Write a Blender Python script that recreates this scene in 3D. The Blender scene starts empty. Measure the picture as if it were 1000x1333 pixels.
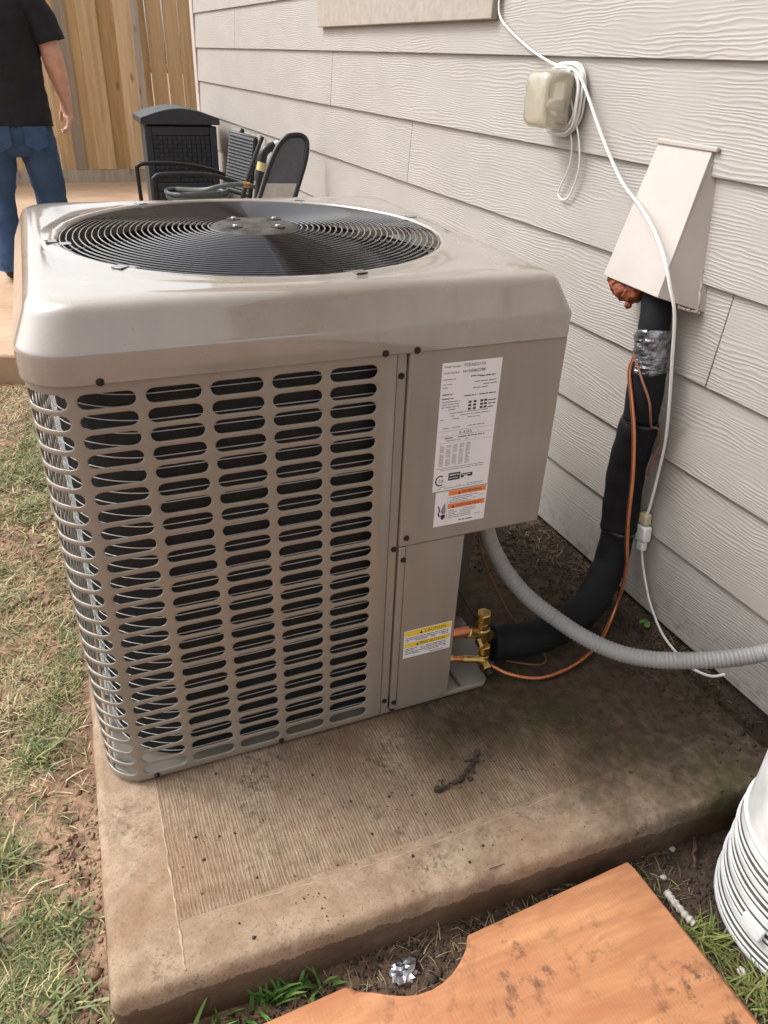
import bpy, bmesh, math, random
import numpy as np
from mathutils import Vector, Matrix, Euler
R = math.radians
PI = math.pi
random.seed(7); rng = np.random.default_rng(11)
S = bpy.context.scene
C = S.collection

# ------------------------------------------------------------------ camera
cam = bpy.data.objects.new('camera', bpy.data.cameras.new('camera'))
C.objects.link(cam); S.camera = cam
cam.location = (0.0743, -1.1029, 1.2594)
cam.rotation_euler = (R(59.094), R(-2.2035), R(-22.3703))
cam.data.sensor_width = 36.0
cam.data.lens = 26.54
cam.data.clip_start = 0.02
cam.data.clip_end = 400
S.render.resolution_x, S.render.resolution_y = 768, 1024
S.render.engine = 'CYCLES'

# ------------------------------------------------------------------ light
SUN_EL, SUN_AZ = 50.0, 146.0     # elevation, compass direction of the sun measured from +X counter-clockwise
w = bpy.data.worlds.new('World'); S.world = w; w.use_nodes = True
nt = w.node_tree; nt.nodes.clear()
sky = nt.nodes.new('ShaderNodeTexSky'); sky.sky_type = 'NISHITA'; sky.sun_disc = False
sky.sun_elevation = R(SUN_EL); sky.sun_rotation = R(90 - SUN_AZ)
sky.air_density = 1.0; sky.dust_density = 5.0; sky.ozone_density = 1.0
hs = nt.nodes.new('ShaderNodeHueSaturation'); hs.inputs['Saturation'].default_value = 0.12
bg = nt.nodes.new('ShaderNodeBackground'); bg.inputs['Strength'].default_value = 0.15
wo = nt.nodes.new('ShaderNodeOutputWorld')
nt.links.new(sky.outputs[0], hs.inputs['Color']); nt.links.new(hs.outputs[0], bg.inputs[0]); nt.links.new(bg.outputs[0], wo.inputs[0])
sd = bpy.data.lights.new('sun', 'SUN'); sd.energy = 0.8; sd.angle = R(16); sd.color = (1.0, 0.975, 0.94)
sun = bpy.data.objects.new('sun', sd); C.objects.link(sun)
sv = Vector((math.cos(R(SUN_EL))*math.cos(R(SUN_AZ)), math.cos(R(SUN_EL))*math.sin(R(SUN_AZ)), math.sin(R(SUN_EL))))
sun.rotation_euler = sv.to_track_quat('Z', 'Y').to_euler()
S.view_settings.view_transform = 'Standard'; S.view_settings.look = 'None'
S.view_settings.exposure = 1.0; S.view_settings.gamma = 1.0
S.view_settings.use_curve_mapping = False

# ------------------------------------------------------------------ helpers: materials
class NM:
    def __init__(s, name):
        s.m = bpy.data.materials.new(name); s.m.use_nodes = True
        s.t = s.m.node_tree; s.b = s.t.nodes['Principled BSDF']
    def n(s, typ, **kw):
        nd = s.t.nodes.new('ShaderNode' + typ)
        for k, v in kw.items():
            if k[0] == '_': setattr(nd, k[1:], v)
            else:
                nd.inputs[k.replace('_', ' ')].default_value = v
        return nd
    def l(s, a, b): s.t.links.new(a, b)
    def co(s, scale=(1, 1, 1), kind='Object', rand=False):
        tc = s.n('TexCoord'); mp = s.n('Mapping'); mp.inputs['Scale'].default_value = scale
        s.l(tc.outputs[kind], mp.inputs['Vector'])
        if rand:
            oi = s.n('ObjectInfo'); mm = s.n('Math', _operation='MULTIPLY'); mm.inputs[1].default_value = 37.0
            s.l(oi.outputs['Random'], mm.inputs[0]); s.l(mm.outputs[0], mp.inputs['Location'])
        return mp.outputs[0]
    def noise(s, vec, scale, detail=4, rough=0.55, dist=0.0):
        nd = s.n('TexNoise', Scale=scale, Detail=detail, Roughness=rough, Distortion=dist); s.l(vec, nd.inputs['Vector']); return nd.outputs[0]
    def ramp(s, fac, stops):
        nd = s.n('ValToRGB'); e = nd.color_ramp.elements
        while len(e) < len(stops): e.new(0.5)
        for el, (p, c) in zip(e, stops):
            el.position = p; el.color = (c, c, c, 1) if isinstance(c, (int, float)) else (*c, 1)
        s.l(fac, nd.inputs[0]); return nd.outputs[0]
    def mix(s, fac, a, b, mode='MIX'):
        nd = s.n('MixRGB', _blend_type=mode)
        for i, v in ((0, fac), (1, a), (2, b)):
            if isinstance(v, (int, float)): nd.inputs[i].default_value = v
            elif isinstance(v, tuple): nd.inputs[i].default_value = (*v, 1)
            else: s.l(v, nd.inputs[i])
        return nd.outputs[0]
    def math(s, op, a, b=0.0, c=0.0):
        nd = s.n('Math', _operation=op)
        for i, v in enumerate((a, b, c)):
            if isinstance(v, (int, float)): nd.inputs[i].default_value = v
            else: s.l(v, nd.inputs[i])
        return nd.outputs[0]
    def base(s, v):
        if isinstance(v, tuple): s.b.inputs['Base Color'].default_value = (*v, 1)
        else: s.l(v, s.b.inputs['Base Color'])
    def set(s, rough=None, metal=None, spec=None, coat=None, trans=None):
        for k, v in (('Roughness', rough), ('Metallic', metal), ('Specular IOR Level', spec), ('Coat Weight', coat), ('Transmission Weight', trans)):
            if v is None: continue
            if isinstance(v, (int, float)): s.b.inputs[k].default_value = v
            else: s.l(v, s.b.inputs[k])
    def bump(s, h, strength=0.5, dist=0.002):
        nd = s.n('Bump', Strength=strength, Distance=dist); s.l(h, nd.inputs['Height']); s.l(nd.outputs[0], s.b.inputs['Normal'])
        return nd

def simple(name, col, rough=0.5, metal=0.0, var=0.12, scale=30.0, bump=0.0, bscale=200.0, bdist=0.001, coat=None, spec=None):
    m = NM(name); v = m.co()
    n = m.noise(v, scale)
    lo = tuple(c*(1-var) for c in col); hi = tuple(min(1, c*(1+var)) for c in col)
    m.base(m.ramp(n, [(0.3, lo), (0.7, hi)]))
    rr = m.noise(v, scale*2.3)
    m.set(rough=m.ramp(rr, [(0.2, max(0.02, rough-0.07)), (0.8, min(1, rough+0.07))]), metal=metal, coat=coat, spec=spec)
    if bump: m.bump(m.noise(v, bscale, 3), bump, bdist)
    return m.m

# ------------------------------------------------------------------ helpers: meshes
class MB:
    def __init__(s): s.v = []; s.f = []
    def add(s, vs, fs):
        o = len(s.v); s.v += [tuple(x) for x in vs]; s.f += [tuple(i+o for i in f) for f in fs]; return s
    def box(s, lo, hi, mtx=None):
        x0, y0, z0 = lo; x1, y1, z1 = hi
        vs = [(x0,y0,z0),(x1,y0,z0),(x1,y1,z0),(x0,y1,z0),(x0,y0,z1),(x1,y0,z1),(x1,y1,z1),(x0,y1,z1)]
        if mtx is not None: vs = [tuple(mtx @ Vector(q)) for q in vs]
        return s.add(vs, [(0,3,2,1),(4,5,6,7),(0,1,5,4),(1,2,6,5),(2,3,7,6),(3,0,4,7)])
    def prism(s, poly, d, mtx=None):
        n = len(poly); vs = [(p[0], p[1], 0) for p in poly] + [(p[0], p[1], d) for p in poly]
        if mtx is not None: vs = [tuple(mtx @ Vector(q)) for q in vs]
        return s.add(vs, [tuple(range(n))[::-1], tuple(range(n, 2*n))] + [(i, (i+1) % n, n+(i+1) % n, n+i) for i in range(n)])
    def lathe(s, prof, n=24, mtx=None, cap=True):
        vs = []; fs = []
        for r, z in prof:
            for k in range(n):
                a = 2*PI*k/n; vs.append((r*math.cos(a), r*math.sin(a), z))
        for i in range(len(prof)-1):
            for k in range(n): fs.append((i*n+k, i*n+(k+1) % n, (i+1)*n+(k+1) % n, (i+1)*n+k))
        if cap:
            fs.append(tuple(range(n))[::-1]); fs.append(tuple(range((len(prof)-1)*n, len(prof)*n)))
        if mtx is not None: vs = [tuple(mtx @ Vector(q)) for q in vs]
        return s.add(vs, fs)
    def tube(s, pts, r, n=10, closed=False, flat=1.0, cap=True):
        P = [Vector(p) for p in pts]; m = len(P)
        rr = r if hasattr(r, '__len__') else [r]*m
        T = []
        for i in range(m):
            a = P[i-1] if (i > 0 or closed) else P[i]; b = P[(i+1) % m] if (i < m-1 or closed) else P[i]
            T.append((b-a).normalized())
        up = Vector((0,0,1)) if abs(T[0].z) < 0.9 else Vector((1,0,0))
        N = T[0].cross(up).normalized(); vs = []
        for i in range(m):
            if i: 
                N = N - T[i]*N.dot(T[i]); N.normalize()
            B = T[i].cross(N)
            for k in range(n):
                a = 2*PI*k/n; vs.append(tuple(P[i] + N*math.cos(a)*rr[i] + B*math.sin(a)*rr[i]*flat))
        fs = []
        for i in range(m if closed else m-1):
            j = (i+1) % m
            for k in range(n): fs.append((i*n+k, i*n+(k+1) % n, j*n+(k+1) % n, j*n+k))
        if cap and not closed:
            fs.append(tuple(range(n))[::-1]); fs.append(tuple(range((m-1)*n, m*n)))
        return s.add(vs, fs)
    def build(s, name, mat=None, parent=None, smooth=False, bevel=0.0, seg=2, kind=None, loc=None):
        me = bpy.data.meshes.new(name); me.from_pydata(s.v, [], s.f); me.update()
        if smooth: me.polygons.foreach_set('use_smooth', [True]*len(me.polygons))
        o = bpy.data.objects.new(name, me); C.objects.link(o)
        if mat: me.materials.append(mat)
        if parent: o.parent = parent
        if loc: o.location = loc
        if bevel:
            b = o.modifiers.new('bevel', 'BEVEL'); b.width = bevel; b.segments = seg; b.limit_method = 'ANGLE'; b.angle_limit = R(35)
            b.harden_normals = False
            me.polygons.foreach_set('use_smooth', [True]*len(me.polygons))
            me.set_sharp_from_angle(angle=R(35))
        elif smooth:
            me.set_sharp_from_angle(angle=R(42))
        if kind: o['kind'] = kind
        return o

def spline(pts, per=8):
    P = [Vector(p) for p in pts]; out = []
    for i in range(len(P)-1):
        p0 = P[max(i-1, 0)]; p1 = P[i]; p2 = P[i+1]; p3 = P[min(i+2, len(P)-1)]
        for k in range(per):
            t = k/per
            out.append(0.5*((2*p1) + (p2-p0)*t + (2*p0-5*p1+4*p2-p3)*t*t + (3*p1-p0-3*p2+p3)*t**3))
    out.append(P[-1]); return out

def empty(name, loc=(0,0,0), rot=(0,0,0)):
    o = bpy.data.objects.new(name, None); C.objects.link(o); o.location = loc; o.rotation_euler = rot; o.empty_display_size = 0.1; return o
def tag(o, label, cat, group=None):
    o['label'] = label; o['category'] = cat
    if group: o['group'] = group
    return o
def frame(o, zdir, xhint=(1,0,0)):
    z = Vector(zdir).normalized(); x = Vector(xhint); x = (x - z*x.dot(z)).normalized(); y = z.cross(x)
    m = Matrix((x, y, z)).transposed().to_4x4(); m.translation = Vector(o); return m
def T(x, y, z): return Matrix.Translation((x, y, z))

_tc = {}
def text_geo(txt, size, align='LEFT'):
    cu = bpy.data.curves.new('lettering', 'FONT'); cu.body = txt; cu.size = size; cu.align_x = align; cu.resolution_u = 2
    ob = bpy.data.objects.new('lettering', cu); C.objects.link(ob)
    bpy.context.view_layer.update()
    dg = bpy.context.evaluated_depsgraph_get(); me = bpy.data.meshes.new_from_object(ob.evaluated_get(dg))
    vs = [tuple(v.co) for v in me.vertices]; fs = [tuple(p.vertices) for p in me.polygons]
    bpy.data.objects.remove(ob); bpy.data.curves.remove(cu); bpy.data.meshes.remove(me)
    return vs, fs

def vnoise(x, y, seed=0):
    """smooth value noise, numpy arrays"""
    xi = np.floor(x).astype(np.int64); yi = np.floor(y).astype(np.int64); xf = x-xi; yf = y-yi
    def h(a, b):
        n = (a*374761393 + b*668265263 + seed*1274126177) & 0xffffffff
        n = ((n ^ (n >> 13))*1274126177) & 0xffffffff
        return ((n ^ (n >> 16)) & 0xffff)/65535.0
    u = xf*xf*(3-2*xf); v = yf*yf*(3-2*yf)
    return (h(xi,yi)*(1-u)+h(xi+1,yi)*u)*(1-v) + (h(xi,yi+1)*(1-u)+h(xi+1,yi+1)*u)*v
def fbm(x, y, f, seed=0, o=4):
    s = 0; a = 1; t = 0
    for i in range(o): s = s + a*vnoise(x*f, y*f, seed+i*17); t += a; a *= 0.5; f *= 2.07
    return s/t
def sstep(a, b, x):
    t = np.clip((x-a)/(b-a), 0, 1); return t*t*(3-2*t)

def big_mesh(name, V, F4, mat, mats=None, attr=None, smooth=False):
    """numpy quads -> object ; attr = per-vertex colour"""
    me = bpy.data.meshes.new(name); nv = len(V); nf = len(F4); k = F4.shape[1]
    me.vertices.add(nv); me.vertices.foreach_set('co', V.astype(np.float32).ravel())
    me.loops.add(nf*k); me.loops.foreach_set('vertex_index', F4.astype(np.int32).ravel())
    me.polygons.add(nf); me.polygons.foreach_set('loop_start', np.arange(0, nf*k, k, dtype=np.int32))
    if smooth: me.polygons.foreach_set('use_smooth', np.ones(nf, dtype=bool))
    if attr is not None:
        a = me.color_attributes.new('tint', 'FLOAT_COLOR', 'POINT'); a.data.foreach_set('color', attr.astype(np.float32).ravel())
    me.materials.append(mat); me.update(); me.validate()
    o = bpy.data.objects.new(name, me); C.objects.link(o); return o

# ------------------------------------------------------------------ materials
def m_siding():
    m = NM('painted_siding'); v = m.co(rand=True)
    mp = m.n('Mapping'); mp.inputs['Scale'].default_value = (1.0, 1.9, 8.0); m.l(v, mp.inputs['Vector'])
    big = m.noise(mp.outputs[0], 1.0, 4, 0.55)
    mp2 = m.n('Mapping'); mp2.inputs['Scale'].default_value = (1.0, 14.0, 60.0); m.l(v, mp2.inputs['Vector'])
    fine = m.noise(mp2.outputs[0], 1.0, 2, 0.5)
    sx = m.n('SeparateXYZ'); m.l(v, sx.inputs[0])
    h = m.math('ADD', m.math('MULTIPLY', sx.outputs['Z'], 1.0), m.math('MULTIPLY', big, 0.075))
    h = m.math('ADD', h, m.math('MULTIPLY', fine, 0.006))
    wv = m.math('SINE', m.math('MULTIPLY', h, 2*PI/0.0080))
    wv = m.math('MULTIPLY_ADD', wv, 0.5, 0.5)
    mask = m.ramp(m.noise(m.co((1, 3, 9), rand=True), 1.3, 3), [(0.36, 0.25), (0.55, 1.0)])
    hh = m.math('MULTIPLY', m.math('POWER', wv, 1.6), mask)
    m.bump(hh, 0.48, 0.0016)
    c = m.noise(m.co((1, 2, 3)), 2.2, 5)
    col = m.ramp(c, [(0.3, (0.350, 0.325, 0.298)), (0.7, (0.392, 0.367, 0.338))])
    col = m.mix(m.math('MULTIPLY', m.math('SUBTRACT', 1.0, hh), 0.22), col, (0.30, 0.27, 0.245))  # grain troughs darkened in the colour, imitating the shade of grazing light
    spk = m.ramp(m.noise(m.co(), 90, 2), [(0.76, 0.0), (0.80, 1.0)])
    col = m.mix(m.math('MULTIPLY', spk, 0.35), col, (0.30, 0.25, 0.21))
    ge = m.n('NewGeometry'); gz_ = m.n('SeparateXYZ'); m.l(ge.outputs['Position'], gz_.inputs[0])
    sn = m.noise(ge.outputs['Position'], 38, 6, 0.75); lo = m.noise(ge.outputs['Position'], 5, 3)
    sp_ = m.math('MULTIPLY', m.ramp(sn, [(0.50, 0.0), (0.62, 1.0)]), m.ramp(m.math('ADD', gz_.outputs['Z'], m.math('MULTIPLY', lo, 0.12)), [(0.06, 1.0), (0.24, 0.0)]))
    col = m.mix(m.math('MULTIPLY', sp_, 0.55), col, (0.13, 0.09, 0.06))
    m.base(col); m.set(rough=0.55); return m.m
def m_metal_paint(name, c, rough=0.3, coat=0.0, cior=1.9):
    m = NM(name); v = m.co()
    n = m.noise(v, 6, 5)
    m.base(m.ramp(n, [(0.3, tuple(x*0.94 for x in c)), (0.7, tuple(x*1.05 for x in c))]))
    st = m.ramp(m.noise(m.co((26, 26, 1.6)), 1.0, 5, 0.6), [(0.45, 0.0), (0.75, 1.0)])
    sp = m.ramp(m.noise(v, 70, 5, 0.7), [(0.60, 0.0), (0.72, 1.0)])
    cc = m.b.inputs['Base Color'].links[0].from_socket
    cc = m.mix(m.math('MULTIPLY', st, 0.22), cc, tuple(x*0.62 for x in c)); cc = m.mix(m.math('MULTIPLY', sp, 0.10), cc, (0.42, 0.36, 0.28)); m.base(cc)
    d = m.noise(v, 18, 6)
    m.set(rough=m.ramp(d, [(0.3, rough-0.05), (0.75, rough+0.08)]), coat=coat)
    m.b.inputs['Coat Roughness'].default_value = 0.07; m.b.inputs['Coat IOR'].default_value = cior
    m.bump(m.noise(v, 420, 2), 0.06, 0.0006)
    return m.m
M = {}
M['siding'] = m_siding()
M['trim'] = simple('trim_paint', (0.36, 0.31, 0.265), 0.55, bump=0.35, bscale=120, bdist=0.002)
M['corner'] = simple('corner_paint', (0.47, 0.42, 0.38), 0.55, bump=0.2)
M['dark'] = simple('shadowed_sheathing', (0.03, 0.026, 0.022), 0.9)
M['found'] = simple('foundation_concrete', (0.16, 0.14, 0.12), 0.9, bump=0.5, bscale=60)
M['soffit'] = simple('soffit_paint', (0.5, 0.46, 0.42), 0.6)
M['unit'] = m_metal_paint('beige_sheet_metal', (0.250, 0.214, 0.176), 0.36, 0.35, 1.5)
M['cap'] = m_metal_paint('glossy_beige_cap', (0.27, 0.236, 0.200), 0.30, 1.0)
M['pan'] = m_metal_paint('base_pan_metal', (0.22, 0.20, 0.17), 0.45)
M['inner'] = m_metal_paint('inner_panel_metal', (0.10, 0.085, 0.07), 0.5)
M['black'] = simple('black_metal', (0.012, 0.012, 0.013), 0.35)
M['guard'] = simple('black_coated_wire', (0.020, 0.020, 0.022), 0.16, coat=1.0, var=0.05)
M['void'] = simple('unlit_interior', (0.006, 0.006, 0.007), 0.9)
M['coil'] = simple('aluminium_coil', (0.56, 0.56, 0.55), 0.4, 0.1, var=0.04)
M['fin'] = simple('dark_interior_fin', (0.008, 0.008, 0.009), 0.7, bump=0.3, bscale=300)  # darkness inside the unit is put into this near-black colour
M['blade'] = simple('grey_fan_blade', (0.055, 0.058, 0.065), 0.30, 0.4)
M['hub'] = simple('dusty_hub_plate', (0.060, 0.055, 0.049), 0.7, 0.0, var=0.6, scale=45, spec=0.2)
M['galv'] = simple('galvanised_steel', (0.55, 0.55, 0.55), 0.3, 0.8)
M['screw'] = simple('dark_screw', (0.012, 0.010, 0.009), 0.45, 0.3)
M['paper'] = simple('white_label_film', (0.72, 0.71, 0.74), 0.4, var=0.02)
M['ink'] = simple('black_print', (0.02, 0.02, 0.025), 0.5)
M['greyink'] = simple('grey_print', (0.22, 0.22, 0.25), 0.5)
M['orange'] = simple('orange_print', (0.75, 0.20, 0.035), 0.45, var=0.04)
M['yellow'] = simple('yellow_print', (0.80, 0.55, 0.03), 0.45, var=0.04)
M['copper'] = simple('copper', (0.60, 0.225, 0.11), 0.30, 0.85, var=0.16, scale=18)
M['cable_brown'] = simple('brown_thermostat_wire', (0.20, 0.085, 0.045), 0.5)
M['brass'] = simple('brass', (0.56, 0.38, 0.15), 0.30, 1.0, var=0.10, scale=25)
M['foam'] = simple('black_pipe_foam', (0.008, 0.0083, 0.0098), 0.75, spec=0.22, bump=0.25, bscale=500, bdist=0.0005, var=0.25, scale=12)
M['tape'] = simple('crinkled_foil_tape', (0.19, 0.195, 0.21), 0.22, 0.75, bump=0.8, bscale=60, bdist=0.006, var=0.85, scale=55)
M['conduit'] = simple('grey_conduit_pvc', (0.265, 0.268, 0.262), 0.42, var=0.08, scale=15)
M['cord'] = simple('white_cord_vinyl', (0.78, 0.77, 0.74), 0.4, var=0.05)
M['plug'] = simple('white_plug_plastic', (0.80, 0.80, 0.80), 0.35, var=0.03)
M['socket'] = simple('ivory_connector', (0.62, 0.52, 0.33), 0.4, var=0.08)
M['tan'] = simple('tan_cover_paint', (0.43, 0.385, 0.345), 0.45, var=0.06, scale=8, bump=0.12, bscale=40)
M['sealant'] = simple('dirty_sealant', (0.45, 0.37, 0.32), 0.7, var=0.3, bump=0.5, bscale=90, bdist=0.003)
M['foamorange'] = simple('orange_spray_foam', (0.22, 0.052, 0.017), 0.7, var=0.5, scale=45, bump=0.8, bscale=70, bdist=0.004)
M['jean'] = simple('blue_denim', (0.030, 0.068, 0.145), 0.85, var=0.22, scale=9, bump=0.5, bscale=25, bdist=0.01)
M['tee'] = simple('black_cotton', (0.010, 0.011, 0.014), 0.9, var=0.25, scale=10, bump=0.5, bscale=14, bdist=0.012)
M['skin'] = simple('skin', (0.60, 0.335, 0.245), 0.5, var=0.12, scale=20)
M['hair'] = simple('dark_hair', (0.03, 0.022, 0.017), 0.6, bump=0.5)
M['shoe'] = simple('black_shoe_leather', (0.012, 0.012, 0.012), 0.5)
M['resin'] = simple('charcoal_resin', (0.030, 0.034, 0.042), 0.45, var=0.15)
M['chairmetal'] = simple('black_chair_metal', (0.010, 0.010, 0.012), 0.4)
M['weave'] = simple('black_weave', (0.022, 0.023, 0.027), 0.6)
M['greyplastic'] = simple('grey_seat_plastic', (0.075, 0.078, 0.085), 0.5)
M['hose'] = simple('grey_green_hose', (0.085, 0.105, 0.108), 0.4)
M['beige'] = simple('beige_panel', (0.45, 0.41, 0.36), 0.6)
M['bucket'] = simple('white_bucket_plastic', (0.55, 0.565, 0.565), 0.4, var=0.22, scale=14)
M['groove_tone'] = simple('dark_bucket_groove', (0.07, 0.055, 0.045), 0.8, var=0.7, scale=14)
M['foil'] = simple('silver_foil', (0.40, 0.40, 0.43), 0.34, 1.0, var=0.5, bump=0.4)
M['litter'] = simple('white_litter', (0.50, 0.46, 0.40), 0.6, var=0.2)
M['twig'] = simple('brown_twig', (0.075, 0.038, 0.024), 0.85, var=0.4, scale=80)
M['stone'] = simple('pale_pebble', (0.42, 0.38, 0.33), 0.8, var=0.3)
M['leafgreen'] = simple('green_leaf', (0.09, 0.19, 0.035), 0.5)
M['clodmat'] = simple('dark_soil_clod', (0.045, 0.03, 0.022), 0.95, var=0.4, scale=90, bump=0.6)

def m_outlet():
    m = NM('yellowed_clear_plastic'); v = m.co()
    n = m.noise(v, 14, 3)
    m.base(m.ramp(n, [(0.3, (0.82, 0.76, 0.60)), (0.7, (0.95, 0.94, 0.90))]))
    m.set(rough=0.16, trans=0.82, coat=0.4); m.b.inputs['IOR'].default_value = 1.46
    m.bump(m.noise(v, 30, 2), 0.15, 0.002); return m.m
M['clear'] = m_outlet()
def m_wood(name, a, b, dk, rand=True, grain=(38, 38, 1.6), rough=0.75, streak=0.5):
    m = NM(name); v = m.co(grain, rand=rand)
    n = m.noise(v, 1.0, 6, 0.62, 0.6)
    col = m.ramp(n, [(0.25, a), (0.72, b)])
    k = m.noise(m.co((9, 9, 0.9), rand=rand), 1.0, 5, 0.6, 0.8)
    col = m.mix(m.math('MULTIPLY', m.ramp(k, [(0.45, 0.0), (0.72, 1.0)]), streak), col, dk)
    if rand:
        oi = m.n('ObjectInfo'); hsv = m.n('HueSaturation'); m.l(col, hsv.inputs['Color'])
        m.l(m.math('MULTIPLY_ADD', oi.outputs['Random'], 0.45, 0.78), hsv.inputs['Value'])
        m.l(m.math('MULTIPLY_ADD', oi.outputs['Random'], -0.25, 1.10), hsv.inputs['Saturation'])
        col = hsv.outputs[0]
    vo = m.n('TexVoronoi', Scale=1.0); m.l(m.co((7, 7, 2.6), rand=rand), vo.inputs['Vector'])
    kn = m.ramp(vo.outputs['Distance'], [(0.06, 1.0), (0.16, 0.0)])
    col = m.mix(m.math('MULTIPLY', kn, 0.6), col, tuple(x*0.35 for x in dk))
    m.base(col); m.set(rough=rough); m.bump(n, 0.45, 0.003); return m.m
M['fence'] = m_wood('cedar_fence_board', (0.50, 0.325, 0.150), (0.70, 0.50, 0.265), (0.30, 0.18, 0.085))
M['fencegrey'] = m_wood('weathered_fence_board', (0.33, 0.27, 0.205), (0.48, 0.40, 0.31), (0.22, 0.17, 0.125))
def m_lumber():
    m = NM('orange_raw_lumber'); v = m.co((5, 38, 38))
    n = m.noise(v, 1.0, 6, 0.6, 0.4)
    col = m.ramp(n, [(0.25, (0.34, 0.135, 0.056)), (0.7, (0.56, 0.275, 0.132))])
    g = m.noise(m.co((1.2, 4, 4)), 2.6, 4, 0.6, 1.2)
    col = m.mix(m.math('MULTIPLY', m.ramp(g, [(0.42, 0.0), (0.66, 1.0)]), 0.75), col, (0.36, 0.135, 0.062))
    saw = m.n('TexWave', _wave_type='BANDS', _bands_direction='X', Scale=46.0, Distortion=3.5, Detail=3.0); saw.inputs['Detail Scale'].default_value = 2.0
    m.l(m.co((1, 0.25, 1)), saw.inputs['Vector'])
    sm = m.ramp(m.noise(m.co(), 6, 3), [(0.42, 0.0), (0.62, 1.0)])
    sw = m.math('MULTIPLY', m.ramp(saw.outputs['Fac'], [(0.45, 0.0), (0.9, 1.0)]), sm)
    spl = m.noise(m.co(), 75, 3); col = m.mix(m.math('MULTIPLY', m.math('MULTIPLY', sw, m.ramp(spl, [(0.46, 0.0), (0.64, 1.0)])), 0.24), col, (0.20, 0.075, 0.03))
    d = m.ramp(m.noise(m.co(), 22, 8, 0.75), [(0.52, 0.0), (0.64, 1.0)]); d2 = m.ramp(m.noise(m.co(), 4.6, 3), [(0.44, 0.0), (0.62, 1.0)])
    col = m.mix(m.math('MULTIPLY', m.math('MULTIPLY', d, d2), 0.85), col, (0.055, 0.028, 0.016))
    m.base(col); m.set(rough=0.72); m.bump(m.mix(0.35, n, saw.outputs['Fac']), 0.22, 0.0010); return m.m
M['lumber'] = m_lumber()

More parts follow.
